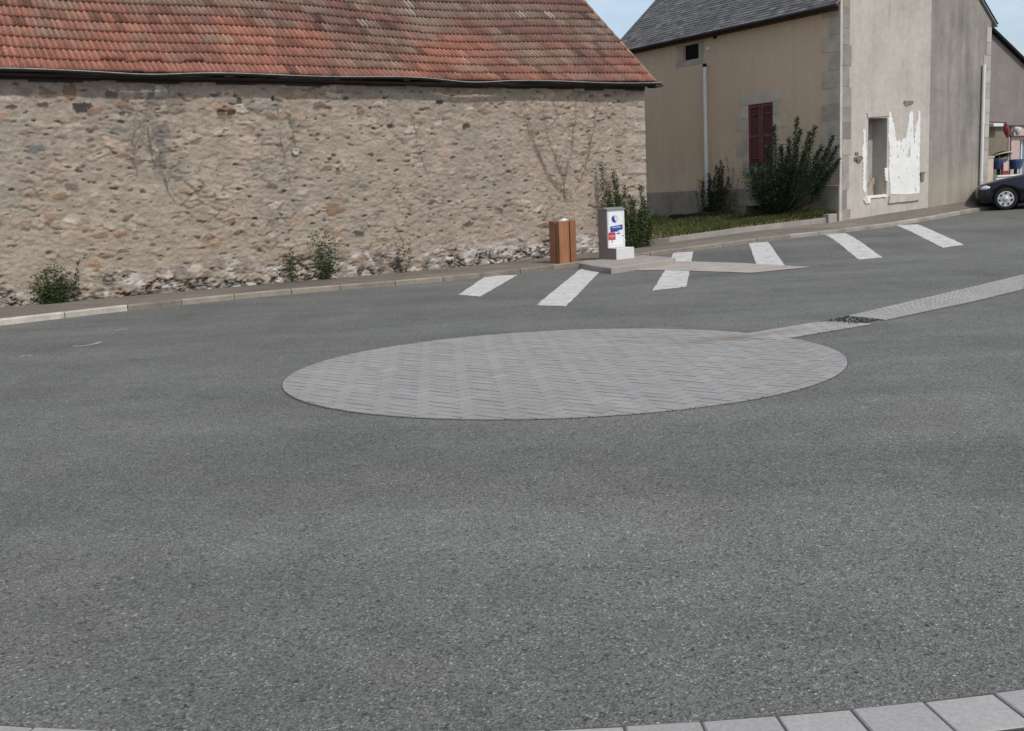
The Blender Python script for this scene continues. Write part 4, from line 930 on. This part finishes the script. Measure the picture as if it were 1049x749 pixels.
mb = MB(); mb.prism(FP, disc_poly(.085, R(-58), R(98)), -.286, -.2805); mb.build('emblem_half', A['palegrey'], em)
mb = MB(); mb.prism(FP, [(cx+.0, cz-.03), (cx+.045, cz-.06), (cx+.05, cz+.02), (cx+.02, cz+.055)], -.282, -.278); mb.build('emblem_mark', A['postwhite'], em)
mb = MB(); mb.prism(FP, [(.075, .66), (.30, .675), (.30, .70), (.40, .715), (.40, .835), (.075, .80)], -.286, -.281); bl = mb.build('blue_plate', A['blue'], post)
mb = MB()
for k in range(9): mb.box(FP, .13+k*.025, .13+k*.025+.018, -.282, -.2785, .755+.001*k, .79+.001*k)
mb.box(FP, .24, .36, -.2835, -.2785, .705, .712); mb.build('lettering', A['palegrey'], bl)
mb = MB(); mb.box(FP, .24, .33, -.286, -.282, .61, .64); mb.build('small_plate', A['blue'], post)
mb = MB(); mb.box(FP, .02, .205, -.286, -.281, .475, .655); rd = mb.build('red_plate', A['red'], post)
mb = MB()
for k in range(5): mb.box(FP, .05+k*.028, .05+k*.028+.018, -.282, -.2785, .555, .585)
mb.box(FP, .05, .16, -.282, -.2785, .525, .532); mb.build('lettering', A['palegrey'], rd)
mb = MB(); mb.box(FP, .105, .125, -.286, -.282, .40, .47); mb.build('red_mark', A['red'], post)
mb = MB(); mb.tube([FP(SW-.02, -.36, .45), FP(SW+.055, -.36, .45), FP(SW+.06, -.36, .41)], .014, 8); mb.build('tap', A['steel'], post)
mb = MB(); mb.box(FP, SW-.015, SW+.012, -.40, -.32, .52, .56); mb.build('button', A['steel'], post)

# litter bin of upright boards
bp_ = at(574.0, 271.6, .055); sb0, db0 = sB(bp_[0], bp_[1]), dB(bp_[0], bp_[1]); zb0 = float(terr(bp_[0], bp_[1]))+.03
FN = lambda a, b, c: FB(sb0+a, db0+b, zb0+c)
bw, bdp, bh = .43, .34, .94
binn = thing('litter_bin', FN(bw/2, -bdp/2, 0), 'square wooden slatted litter bin on the pavement beside the service post', 'litter bin')
mb = MB(); mb.box(FN, .04, bw-.04, -bdp+.04, -.04, .06, bh-.03); mb.build('liner', A['dark'], binn)
tones = [(.31, .140, .072), (.35, .165, .088), (.27, .118, .060), (.38, .185, .10)]
def board(a0, a1, b0, b1, jig=0):
    mb = MB(); c = np.array(random.choice(tones))*random.uniform(.85, 1.12); mb.box(FN, a0, a1, b0, b1, .035+random.uniform(0, .01), bh+random.uniform(-.015, .01), tuple(c)); mb.build('board', A['binwood'], binn, bev=.006)
board(.0, .225, -.035, .0); board(.238, .272, -.05, -.02); board(.282, bw, -.03, .005)
board(.0, .035, -.12, -.037); board(.0, .035, -.225, -.155); board(.0, .035, -bdp, -.238)
for a in (.0, .148, .296): board(a, a+.13, -bdp-.035, -bdp)
for b in (-bdp, -.223, -.112): board(bw-.035, bw, b, b+.10)
mb = MB(); mb.box(FN, .05, bw-.05, -bdp+.06, -.06, .0, .06); mb.build('foot', A['iron'], binn)
mb = MB(); mb.box(FN, -.05, bw-.08, -.22, .06, -.12, .02); mb.build('footing', A['concrete'], binn, bev=.01)
mb = MB(); mb.tube([FN(.05, -.06, bh-.01), FN(bw-.05, -.06, bh-.01), FN(bw-.05, -bdp+.06, bh-.01), FN(.05, -bdp+.06, bh-.01), FN(.05, -.06, bh-.01)], .012, 6); mb.build('bag_ring', A['steel'], binn)
mb = MB(); Pq = []
for i in range(7):
    for j in range(7): Pq.append(FN(.16+.17*i/6, -.22+.14*j/6, bh+.0+.045*math.sin(i/6*3.14)*math.sin(j/6*3.14)+random.uniform(0, .012)))
mb.add(Pq, [(i*7+j, i*7+j+1, i*7+j+8, i*7+j+7) for i in range(6) for j in range(6)]); tag(mb.build('plastic_bag', A['pvc'], loc=FN(.25, -.15, bh), smooth=True), 'crumpled white bag poking out of the top of the wooden bin', 'bag')

# ------------------------------------------------------------------ plants
def leaves(mb, p, axis_, n, ln, wd, spread, cols, up=.4):
    for k in range(n):
        d = np.array([random.gauss(0, 1), random.gauss(0, 1), random.gauss(up, .7)]); d /= np.linalg.norm(d)
        b = np.array([random.gauss(0, 1), random.gauss(0, 1), random.gauss(0, 1)]); sdv = np.cross(d, b); sdv /= np.linalg.norm(sdv)+1e-9
        o = p+np.array([random.gauss(0, spread), random.gauss(0, spread), random.gauss(0, spread)]); l = ln*random.uniform(.6, 1.3); w = wd*random.uniform(.6, 1.2); nn = np.cross(d, sdv)
        c = np.array(random.choice(cols))*random.uniform(.6, 1.4)
        mb.add([o, o+d*l*.5+sdv*w+nn*w*.3, o+d*l, o+d*l*.5-sdv*w+nn*w*.3], [(0, 1, 2, 3)], tuple(c))
GREEN = [(.045, .07, .022), (.055, .085, .028), (.035, .055, .02), (.07, .095, .035)]
DARKG = [(.026, .046, .017), (.034, .058, .021), (.021, .035, .014), (.045, .068, .026)]
def shoot(st, lf, p0, p1, r0, npl, ln, wd, spr0, spr1, cols, wob=.06, steps=8):
    pts = []
    w1, w2 = np.random.default_rng(random.randrange(9999)).normal(0, wob, (2, 3))
    for i in range(steps+1):
        t = i/steps; pts.append(np.array(p0)*(1-t)+np.array(p1)*t+w1*math.sin(t*3.1)+w2*math.sin(t*6.2)*.5*t)
    st.tube(pts, [r0*(1-.8*i/steps) for i in range(steps+1)], 5)
    for i in range(1, steps+1):
        t = i/steps; a, b = pts[i-1], pts[i]
        for q in range(npl): leaves(lf, a+(b-a)*random.random(), None, 1, ln, wd, spr0*(1-t)+spr1*t, cols)
    return pts
def plant(name, label, cat, base, build, group=None):
    t = thing(name, base, label, cat, group); st, lf = MB(), MB(); build(st, lf, np.array(base, float))
    if st.v: st.build('stem', A['bark'], t)
    if lf.v: lf.build('foliage', A['leaf'], t, fix=False)
    return t
# big spiky bush in front of the house
def big(st, lf, b):
    tips = [(778, 168, .9), (786, 150, .9), (793, 128, .75), (800, 150, .8), (808, 142, .8), (817, 121, .7), (820, 133, .8), (829, 136, .8), (835, 129, .9), (842, 150, .8), (848, 152, .7), (853, 139, .6), (858, 150, .55), (860, 163, .5), (852, 172, .7), (776, 185, 1.0), (770, 172, .9), (806, 160, 1.1), (825, 155, 1.15), (840, 165, 1.1), (790, 170, 1.2)]
    for k, (px, py, d) in enumerate(tips):
        f = onplane(px, py, C0-U*d, U); h = f-b; q0 = b+np.array([h[0]*.62, h[1]*.62, h[2]*.30]); st.tube([b, b+h*np.array([.35, .35, .12]), q0], [.025, .02, .014], 5); shoot(st, lf, q0, f, .012, 74, .06, .012, .085, .022, DARKG, .025, 12)
    # dense skirt
    for k in range(420):
        a = random.uniform(0, 6.28); rr = .80*math.sqrt(random.random()); z = random.uniform(.08, 1.28); k2 = .42+.62*min(1, z/.8)
        q = b+np.array([math.cos(a)*rr*k2, math.sin(a)*rr*k2, z])
        if (q-C0) @ (-U) < .1: continue
        leaves(lf, q, None, 44, .055, .011, .09, DARKG, .3)
bb = FF(1.42, .70, 0); bb = np.array([*bb[:2], on_soil(bb)])
plant('large_bush', 'large dark spiky evergreen bush against the tan house wall', 'bush', bb, big)
def pipe_shrub(st, lf, b):
    for px, py in [(720, 186), (728, 184), (734, 170), (738, 164), (741, 170), (746, 182), (732, 182), (726, 178), (736, 172), (743, 192), (729, 198), (737, 180), (740, 184)]:
        f = onplane(px, py, C0-U*.35, U); q0 = b+(f-b)*np.array([.7, .7, 0])+np.array([0, 0, -.02]); shoot(st, lf, q0, f, .008, 60, .05, .010, .06, .018, DARKG, .02, 10)
    for px, py in [(744, 160), (751, 172), (757, 182), (716, 184), (721, 180), (748, 188), (754, 196), (712, 196)]:
        f = onplane(px, py, C0-U*.3, U); q0 = b+(f-b)*np.array([.85, .85, 0])+np.array([random.gauss(0, .04), random.gauss(0, .04), -.02]); shoot(st, lf, q0, f, .007, 16, .05, .01, .05, .02, DARKG, .04, 9)
q = FF(4.45, .35, 0); plant('shrub', 'narrow dark shrub growing behind the white downpipe', 'shrub', (*q[:2], on_soil(q)), pipe_shrub)
# upright climber by the barn corner, behind the post
def climber(tips, d, col_, npl=26):
    def f(st, lf, b):
        for px, py in tips:
            s1, z1 = bpl(px, py, d); shoot(st, lf, b+U*((s1-sB(b[0], b[1]))*.75+random.gauss(0, .03))+N*random.gauss(0, .04), FB(s1, d, z1), .010, int(npl*1.5), .055, .014, .06, .03, col_, .03, 11)
    return f
s0_, _ = bpl(645, 255, .25); plant('climbing_plant', 'tall leafy climber on the barn wall behind the service post', 'climber', FB(s0_, .25, float(zbase_barn(s0_))), climber([(616, 168), (628, 176), (631, 182), (640, 190), (622, 195), (634, 200), (645, 200), (626, 210), (640, 215)], .22, GREEN, 34))
s0_, _ = bpl(658, 255, .3); plant('climbing_plant', 'lower leafy climber at the very corner of the barn', 'climber', FB(s0_, .3, float(zbase_barn(s0_))), climber([(656, 190), (660, 206), (650, 205), (663, 212), (655, 215), (648, 222), (664, 225)], .3, GREEN, 34))
def weed(tips, d=.18, npl=14, cols=GREEN, spr=(.06, .03)):
    def f(st, lf, b):
        for px, py in tips:
            s1, z1 = bpl(px, py, d); shoot(st, lf, b+U*random.gauss(0, .05), FB(s1, d, z1), .007, npl, .06, .016, spr[0], spr[1], cols, .04, 7)
    return f
def put(name, label, px, py, tips, **k):
    s0_, _ = bpl(px, py, .15); plant(name, label, 'plant', FB(s0_, .15, float(zbase_barn(s0_))+.0), weed(tips, **k), 'wild plants at the foot of the barn')
put('wild_plant', 'round leafy green weed at the foot of the barn beside two brown stones', 54, 305, [(33, 286), (42, 282), (50, 277), (58, 282), (68, 284), (73, 292), (37, 297), (60, 294), (66, 300), (44, 300), (53, 268)], npl=17, spr=(.09, .05))
put('wild_plant', 'tall forked leafy weed standing above the whitest patch of the wall', 333, 288, [(320, 240), (328, 248), (335, 236), (341, 243), (344, 250), (330, 262), (338, 265)], npl=13, spr=(.05, .035))
put('wild_plant', 'thin small weed close to the taller forked one', 298, 280, [(291, 262), (296, 252), (300, 258), (297, 268)], npl=6, spr=(.03, .02))
put('wild_plant', 'bare twiggy weed growing from a dark gap in the pale footing', 411, 268, [(406, 233), (412, 250), (420, 246), (409, 252)], npl=5, cols=[(.05, .05, .03), (.07, .065, .04)], spr=(.03, .015))
put('wild_plant', 'single dark dry sprig above the low round weed', 80, 300, [(84, 262), (80, 268)], npl=4, cols=[(.06, .055, .03)], spr=(.025, .015))
# dead creeper stems left on the wall
def dead(strands, label, r=.007):
    s0_, z0_ = bpl(*strands[0][-1]); t = thing('dead_creeper', FB(s0_, .03, z0_), label, 'creeper', 'dead creepers on the barn wall')
    for st in strands:
        q = smooth_line(np.array([bpl(*p) for p in st]), 26, 7); mb = MB(); ph = random.uniform(0, 9)
        mb.tube([FB(a+.02*math.sin(i*.9+ph), .035+.008*math.sin(i*1.7+ph), z) for i, (a, z) in enumerate(q)], [r*(1.0-.55*i/26) for i in range(26)][::-1], 5)
        for k in range(14):
            i = random.randrange(3, 24); a, z = q[i]; da, dz_ = random.uniform(-.3, .3), random.uniform(.05, .35); mb.tube([FB(a, .035, z), FB(a+da*.5, .045, z+dz_*.6), FB(a+da, .04, z+dz_)], [.004, .003, .0015], 4)
        mb.build('stem', A['vine'], t)
dead([[(530, 100), (540, 130), (552, 160), (568, 190), (585, 200)], [(534, 96), (546, 140), (556, 172), (572, 196), (584, 205)], [(590, 100), (588, 130), (584, 160), (576, 190), (580, 210)], [(556, 110), (560, 140), (572, 170), (580, 200)], [(612, 100), (606, 140), (600, 170), (590, 195)]], 'long forked dead creeper stems high on the barn wall above the bin', .0065)
dead([[(140, 108), (137, 130), (136, 155), (140, 180)], [(162, 118), (160, 140), (164, 165), (170, 190), (178, 206)], [(150, 126), (154, 150), (158, 172)]], 'dark dead creeper traces below the broken eaves tiles', .0055)
dead([[(284, 105), (286, 140), (292, 165), (298, 190)], [(306, 160), (300, 140), (296, 115)], [(420, 110), (428, 150), (440, 185)]], 'faint pale dead creeper stems beside the round white disc', .004)

# ------------------------------------------------------------------ parked car
q = onplane(1030, 215.2, FB(0, 4.35, 0), N); sc0 = sB(q[0], q[1])
q = at(1030, 215.4); cz = float(q[2]); sl_ = .004; HA = R(292); HV = np.array([math.sin(HA), math.cos(HA), 0]); LV = np.array([-HV[1], HV[0], 0]); CA = q-HV*1.27-LV*.82
CX = lambda x, y, z: np.array([*(CA+HV*x+LV*y)[:2], cz+z+(1.2-x)*sl_])     # x forward (towards the camera's side), y to the street, z up
car = thing('parked_car', CX(0, 0, 0), 'black hatchback parked at the kerb beyond the house', 'car')
ST_ = [(1.985, .50, .30, .50), (1.95, .66, .22, .60), (1.85, .76, .19, .665), (1.68, .81, .175, .72), (1.40, .835, .17, .785), (1.0, .845, .17, .86), (.72, .845, .17, .92), (.2, .845, .17, .93), (-.6, .845, .17, .95), (-1.2, .84, .17, .97), (-1.65, .82, .2, .98), (-1.9, .77, .26, .95), (-1.98, .70, .34, .86)]
V_ = []; 
for x, w, zb_, zt_ in ST_:
    zm = (zb_+zt_)/2; half = [(w*.90, zb_), (w*.985, zb_+.08), (w, zm-.03), (w*.992, zm+.10), (w*.955, zt_-.05), (w*.86, zt_-.002), (w*.45, zt_+.022)]
    ring = [(0, zb_)]+half+[(0, zt_+.03)]+[(-a, b) for a, b in half[::-1]]
    V_ += [CX(x, a, b) for a, b in ring]
nr_ = 16; mb = MB(); mb.add(V_, [(i*nr_+k, i*nr_+(k+1) % nr_, (i+1)*nr_+(k+1) % nr_, (i+1)*nr_+k) for i in range(len(ST_)-1) for k in range(nr_)]+[tuple(range(nr_)), tuple(range((len(ST_)-1)*nr_, len(ST_)*nr_))])
body = mb.build('body', A['car'], car, smooth=True)
cut = MB()
for wx in (1.27, -1.24):
    for sd_ in (1, -1): cut.lathe(CX(wx, sd_*.5, .30), LV*sd_, [(0, 0.0), (0, .345), (.6, .345), (.6, 0.0)], 32)
cutter = cut.build('cutter', A['trimblack'], car)
bmod = body.modifiers.new('arch', 'BOOLEAN'); bmod.operation = 'DIFFERENCE'; bmod.object = cutter; bmod.solver = 'EXACT'
dg = bpy.context.evaluated_depsgraph_get(); me2 = bpy.data.meshes.new_from_object(body.evaluated_get(dg)); body.modifiers.clear(); body.data = me2
bpy.data.objects.remove(cutter)
mb = MB()
CAB = [(.80, .76, .90, .90), (.10, .655, 1.36, 1.36), (-.45, .65, 1.40, 1.40), (-1.1, .635, 1.385, 1.385), (-1.5, .62, 1.30, 1.30), (-1.86, .66, .96, .96)]
lw = .80
Vc = []
for x, w, z, _ in CAB: Vc += [CX(x, w, z), CX(x, -w, z)]
bot = [CX(.80, .76, .90), CX(.8, -.76, .90), CX(-1.86, .70, .95), CX(-1.86, -.70, .95)]
mb.add(Vc, [(2*i, 2*i+1, 2*i+3, 2*i+2) for i in range(1, 4)])
roofm = mb.build('roof', A['car'], car, smooth=False)
mb = MB(); mb.add([CX(.80, .755, .905), CX(.8, -.755, .905), CX(.10, -.65, 1.36), CX(.10, .65, 1.36)], [(0, 1, 2, 3)]); mb.build('windscreen', A['glass'], car)
mb = MB(); mb.add([CX(-1.5, .62, 1.30), CX(-1.5, -.62, 1.30), CX(-1.88, -.68, .95), CX(-1.88, .68, .95)], [(0, 1, 2, 3)]); mb.build('rear_window', A['glass'], car)
for sd_ in (1, -1):
    mb = MB(); mb.add([CX(x, sd_*w, z) for x, w, z in ((.80, .76, .90), (.10, .655, 1.36), (-.45, .65, 1.40), (-1.1, .635, 1.385), (-1.5, .62, 1.30), (-1.86, .70, .95), (-.5, .80, .93))], [tuple(range(7))]); sf = mb.build('side_panel', A['car'], car)
    for poly in ([(.62, .93), (.10, 1.31), (-.34, 1.345), (-.34, .945)], [(-.42, .945), (-.42, 1.345), (-1.05, 1.335), (-1.35, 1.26), (-1.5, .97)]):
        mb = MB(); mb.add([CX(x, sd_*(.80-(z-.92)*.335+.008), z) for x, z in poly], [tuple(range(len(poly)))]); mb.build('window', A['glass'], sf)
    mb = MB(); mb.add([CX(1.90-.0, sd_*.60, .50), CX(1.93, sd_*.42, .52), CX(1.80, sd_*.50, .655), CX(1.66, sd_*.70, .69), CX(1.62, sd_*.80, .66), CX(1.72, sd_*.795, .53)], [(0, 1, 2, 3, 4, 5)])
    hl = MB(); o = CX(1.74, sd_*.665, .60)
    for i in range(9):
        for j in range(16):
            a, b = math.pi*i/8, 2*math.pi*j/16; hl.v.append(tuple(CX(1.735+.17*math.cos(a)*1.0, sd_*(.655+.155*math.sin(a)*math.cos(b)), .605+.075*math.sin(a)*math.sin(b)+.02*math.cos(a)*-1)))
    hl.f = [(i*16+j, i*16+(j+1) % 16, (i+1)*16+(j+1) % 16, (i+1)*16+j) for i in range(8) for j in range(16)]; hl.c = [None]*len(hl.f)
    hl.build('headlight', A['lens'], car, smooth=True)
    mb = MB(); mb.prism(lambda a, d, z: CX(a, sd_*d, z), [(.66, .94), (.50, .94), (.48, 1.04), (.60, 1.06)], .80, .98); mb.build('mirror', A['trimblack'], car, bev=.02)
    mb = MB(); mb.prism(lambda a, d, z: CX(a, sd_*d, z), [(.83, .40), (-.84, .42), (-.84, .455), (.83, .435)], .83, .858); mb.build('side_strip', A['trimblack'], car)
mb = MB(); mb.add([CX(x, y, z) for x, y, z in ((1.96, .66, .33), (1.995, .40, .34), (1.995, -.40, .34), (1.96, -.66, .33), (1.96, -.66, .24), (1.99, -.40, .23), (1.99, .40, .23), (1.96, .66, .24))], [(0, 1, 6, 7), (1, 2, 5, 6), (2, 3, 4, 5)]); mb.build('bumper_grille', A['trimblack'], car)
for wx in (1.27, -1.24):
    for sd_ in (1, -1):
        o = CX(wx, sd_*.655, .30); mb = MB()
        mb.lathe(o, LV*sd_, [(.0, .17), (.0, .27), (.03, .297), (.12, .300), (.155, .285), (.168, .25), (.165, .205), (.150, .195)], 32); wh = mb.build('wheel', A['rubber'], car, smooth=True)
        mb = MB(); mb.lathe(o, LV*sd_, [(.135, .207), (.162, .205), (.166, .19), (.155, .165), (.158, .06), (.170, .05), (.172, 0.0)], 32); rm = mb.build('hubcap', A['alloy'], wh, smooth=True)
        for k in range(7):
            mb = MB(); a = 2*math.pi*k/7; e1 = np.array([0, 0, 1.])*math.cos(a)+HV*math.sin(a); e2 = np.array([0, 0, 1.])*-math.sin(a)+HV*math.cos(a)
            mb.add([o+LV*sd_*(.1665)+e1*r+e2*t for r, t in ((.125, -.02), (.125, .02), (.172, .032), (.172, -.032))], [(0, 1, 2, 3)]); mb.build('slot', A['dark'], rm)
        if sd_ < 0 or True:
            mb = MB(); mb.lathe(CX(wx, sd_*.42, .32), LV*sd_, [(0, 0.), (0, .345), (.30, .345)], 28); mb.build('wheel_arch', A['trimblack'], car)

# ------------------------------------------------------------------ buildings and things beyond the house
DS = -2.0
shop = thing('village_shop', FG(11, -4, .9), 'grey gabled building with a pink shop front beyond the house', 'shop')
r0 = gpl(1019, 37, DS); r1 = gpl(1049, 66, DS); slp = (r1[1]-r0[1])/(r1[0]-r0[0])
rl = lambda s: r0[1]+slp*(s-r0[0])
mb = MB(); zf = gpl(1030, 128, DS)[1]
mb.prism(FG, [(4.0, zf), (18, zf), (18, max(zf+.1, rl(18))), (14.5, max(zf+.1, rl(14.5))), (8.0, rl(8.0)), (4.0, rl(8)+slp*(8-4)*-.2)], DS, DS-7); mb.build('upper_wall', A['annex'], shop)
mb = MB(); 
for a, b in ((7.0, 14.8),):
    mb.add([FG(s, d, rl(s)+o) for d in (DS+.15, DS-7) for s, o in ((a, .0), (b, .0), (b, .09), (a, .09))], [(0, 1, 2, 3), (4, 5, 6, 7), (3, 2, 6, 7), (0, 1, 5, 4), (1, 2, 6, 5)])
mb.build('roof', A['slate'], shop)
sp_l = gpl(1034.5, 150, DS)[0]
mb = MB(); mb.box(FG, 6.3, sp_l, DS-.4, DS-.02, .5, zf); mb.build('lower_wall', A['brownwall'], shop)
zt_ = gpl(1040, 140, DS)[1]
w0, _ = gpl(1043.5, 150, DS)
mb = MB(); holed(mb, FG, sp_l, 19, .6, zf-.02, [(w0, w0+1.7, 1.05, zt_-.1), (w0+2.3, w0+3.3, .95, zt_-.1)], DS+.04, .15); mb.box(FG, sp_l-.05, 19, DS+.045, DS+.16, zt_+.02, zt_+.14); mb.box(FG, sp_l, sp_l+.02, DS-.3, DS+.04, .6, zf-.02); mb.build('shop_front', A['pink'], shop, fix=False)
mb = MB(); mb.box(FG, w0, w0+1.7, DS-.13, DS-.11, 1.05, zt_-.1); mb.box(FG, w0+2.3, w0+3.3, DS-.13, DS-.11, .95, zt_-.1); win = mb.build('shop_window', A['shopglass'], shop)
mb = MB()
for a in (w0, w0+.22, w0+.85, w0+1.64): mb.box(FG, a, a+.06, DS-.11, DS-.05, 1.05, zt_-.1)
mb.build('window_frame', A['whitepaint'], win)
mb = MB(); mb.tube([FG(6.5, DS+.08, zf), FG(19, DS+.08, zf-.02)], .045, 8); mb.build('gutter', A['annexgutter'], shop)
# lamp bar, security lamp
a0, z0 = gpl(1018, 128, DS+.25); a1, z1 = gpl(1028, 129, DS+.25)
mb = MB(); mb.box(FG, a0, a1, DS+.05, DS+.25, z0-.05, z0+.05); tag(mb.build('strip_lamp', A['whitepaint'], loc=FG(a0, DS, z0), bev=.015), 'white strip lamp fixed below the shop eaves', 'lamp')
a0, z0 = gpl(1043.5, 131.5, DS+.2); mb = MB(); mb.lathe(FG(a0, DS+.05, z0), N+np.array([0, 0, -.4]), [(0, .05), (.05, .08), (.2, .11), (.22, .06), (.22, 0)], 12); tag(mb.build('wall_lamp', A['whitepaint'], loc=FG(a0, DS, z0)), 'small white spot lamp above the pink shop front', 'lamp')
# red lozenge sign and its pale pole
a0, z0 = gpl(1031.5, 132.5, -1.2); t = thing('shop_sign', FG(a0, -1.2, z0), 'dark red lozenge shop sign hanging above the pale pole', 'sign')
mb = MB(); mb.lathe(FG(a0+.03, -1.2, z0-.26), np.array([-.22*U[0], -.22*U[1], 1.]), [(0, .015), (.06, .04), (.20, .085), (.28, .085), (.42, .04), (.48, .015)], 6); mb.build('lozenge', A['redpaint'], t)
mb = MB(); mb.tube([FG(a0, -1.2, z0+.2), FG(a0, DS, z0+.3)], .02, 6); mb.build('bracket', A['steel'], t)
a0, z1 = gpl(1033.5, 142, -1.3); zg = float(zbase_gable(a0))
mb = MB(); mb.tube([FG(a0, -1.3, zg), FG(a0, -1.3, z1)], .028, 8); mb.lathe(FG(a0, -1.3, z1), (0, 0, 1), [(0, .035), (.03, .03), (.04, 0)], 8); mb.lathe(FG(a0, -1.3, zg), (0, 0, 1), [(0, .09), (.02, .09), (.03, .03)], 10); tag(mb.build('sign_pole', A['pink'], loc=FG(a0, -1.3, zg)), 'thin pale pole standing in front of the pink shop', 'pole')
# cream pillar, low white wall, parasol, tubs, board
a0, z1 = gpl(1010.5, 162, -.9); a1, _ = gpl(1018, 162, -.9)
mb = MB(); mb.box(FG, a0, a1, -1.02, -.9, .6, z1); mb.box(FG, a0-.02, a1+.02, -1.04, -.88, z1, z1+.05); tag(mb.build('gate_pillar', A['cream'], loc=FG(a0, -1, .8), bev=.01), 'short cream gate pillar behind the white downpipe', 'pillar')
b0, zz = gpl(1018, 181.5, -.8)
mb = MB(); mb.box(FG, a1+.02, 15, -1.0, -.8, .6, zz); mb.box(FG, a1+.02, 15, -1.03, -.77, zz, zz+.05); tag(mb.build('garden_wall', A['whitepaint'], loc=FG(9, -.9, .8)), 'low white terrace wall behind the black car', 'wall')
a0, z0 = gpl(1024, 160, -1.5); t = thing('parasol', FG(a0, -1.5, float(zbase_gable(a0))), 'small dark parasol with a pale rim beside the pole', 'parasol')
ax = np.array([0, 0, 1.])-.32*N; ax /= np.linalg.norm(ax); e2 = np.cross(ax, U)
mb = MB(); mb.lathe(FG(a0, -1.5, z0+.0), ax, [(0, .34), (.05, .29), (.10, .17), (.13, 0)], 18); cn = mb.build('canopy', A['trimblack'], t)
mb = MB(); mb.tube([FG(a0, -1.5, z0+.0)+.345*(U*math.cos(q)+e2*math.sin(q)) for q in np.linspace(0, 2*math.pi, 29)], .022, 6); mb.build('rim', A['cream'], cn)
mb = MB(); mb.tube([FG(a0, -1.5, float(zbase_gable(a0))), FG(a0, -1.5, z0)], .02, 6); mb.build('pole', A['steel'], t)
def tub(px, py, d, label):
    a0, z0 = gpl(px, py, d); b = FG(a0, d, float(zbase_gable(a0)))
    t = thing('flower_stand', b, label, 'tub', 'blue tubs in front of the shop'); h = z0-b[2]
    mb = MB(); mb.lathe(FG(a0, d, z0-.16), (0, 0, 1), [(0, 0), (0, .15), (.24, .23), (.30, .235), (.28, .2), (.1, .15)], 14); mb.build('tub', A['tubblue'], t)
    mb = MB(); mb.tube([FG(a0, d, b[2]), FG(a0, d, z0-.15)], .05, 8); mb.lathe(b, (0, 0, 1), [(0, .2), (.03, .2), (.05, .05)], 12); mb.build('stand', A['iron'], t)
tub(1023, 168, -1.35, 'blue tub on a stand below the small dark parasol'); tub(1040.5, 168, -1.4, 'blue tub on a stand in front of the pink shop window')
a0, z1 = gpl(1028, 165, -1.15); a1, z0 = gpl(1033, 180, -1.15); zg = float(zbase_gable(a0))
t = thing('menu_board', FG((a0+a1)/2, -1.15, zg), 'red board with a pale pink panel beside the pole', 'board')
mb = MB(); mb.prism(FG, [(a0-.06, zg), (a1+.03, zg), (a1+.0, z1+.03), (a0-.02, z1+.03)], -1.2, -1.15); mb.build('frame', A['redpaint'], t)
mb = MB(); mb.prism(FG, [(a0+.0, z0+.15), (a1-.02, z0+.15), (a1-.02, z1), (a0, z1)], -1.148, -1.14); mb.build('panel', A['pink'], t)

# ------------------------------------------------------------------ daylight
SUN_AZ, SUN_EL = R(146), R(50)
w = bpy.data.worlds.new('World'); sc.world = w; w.use_nodes = True; nt = w.node_tree
sky = nt.nodes.new('ShaderNodeTexSky'); sky.sky_type = 'NISHITA'; sky.sun_disc = False; sky.sun_elevation = SUN_EL; sky.sun_rotation = SUN_AZ
sky.air_density = 1.0; sky.dust_density = 2.0; sky.ozone_density = 1.2
tc = nt.nodes.new('ShaderNodeTexCoord'); mp = nt.nodes.new('ShaderNodeMapping'); mp.inputs['Scale'].default_value = (2.2, 2.2, 6.5); nz = nt.nodes.new('ShaderNodeTexNoise'); nz.inputs['Scale'].default_value = 1.6; nz.inputs['Detail'].default_value = 6; nz.inputs['Roughness'].default_value = .6
nt.links.new(tc.outputs['Generated'], mp.inputs['Vector']); nt.links.new(mp.outputs[0], nz.inputs['Vector'])
mr = nt.nodes.new('ShaderNodeMapRange'); mr.interpolation_type = 'SMOOTHSTEP'; nt.links.new(nz.outputs['Fac'], mr.inputs[0]); mr.inputs[1].default_value = .38; mr.inputs[2].default_value = .72; mr.inputs[3].default_value = .10; mr.inputs[4].default_value = .6
mx = nt.nodes.new('ShaderNodeMix'); mx.data_type = 'RGBA'; nt.links.new(mr.outputs[0], mx.inputs[0]); nt.links.new(sky.outputs[0], mx.inputs[6]); mx.inputs[7].default_value = (5.6, 6.0, 6.6, 1)
bg = nt.nodes['Background']; nt.links.new(mx.outputs[2], bg.inputs['Color']); bg.inputs['Strength'].default_value = .15
sl = bpy.data.lights.new('sun', 'SUN'); sl.energy = 2.5; sl.angle = R(2.5); sl.color = (1, .955, .89)
so = bpy.data.objects.new('sun', sl); COL.objects.link(so); so.location = (0, 0, 30)
sd = Vector((math.sin(SUN_AZ)*math.cos(SUN_EL), math.cos(SUN_AZ)*math.cos(SUN_EL), math.sin(SUN_EL)))
so.rotation_euler = (-sd).to_track_quat('-Z', 'Y').to_euler()
sc.view_settings.view_transform = 'Standard'; sc.view_settings.look = 'None'; sc.view_settings.gamma = 1; sc.view_settings.exposure = 0.0
sc.cycles.use_denoising = True
sc.cycles.max_bounces = 6
for o in bpy.data.objects:
    if '_b' in o: del o['_b']
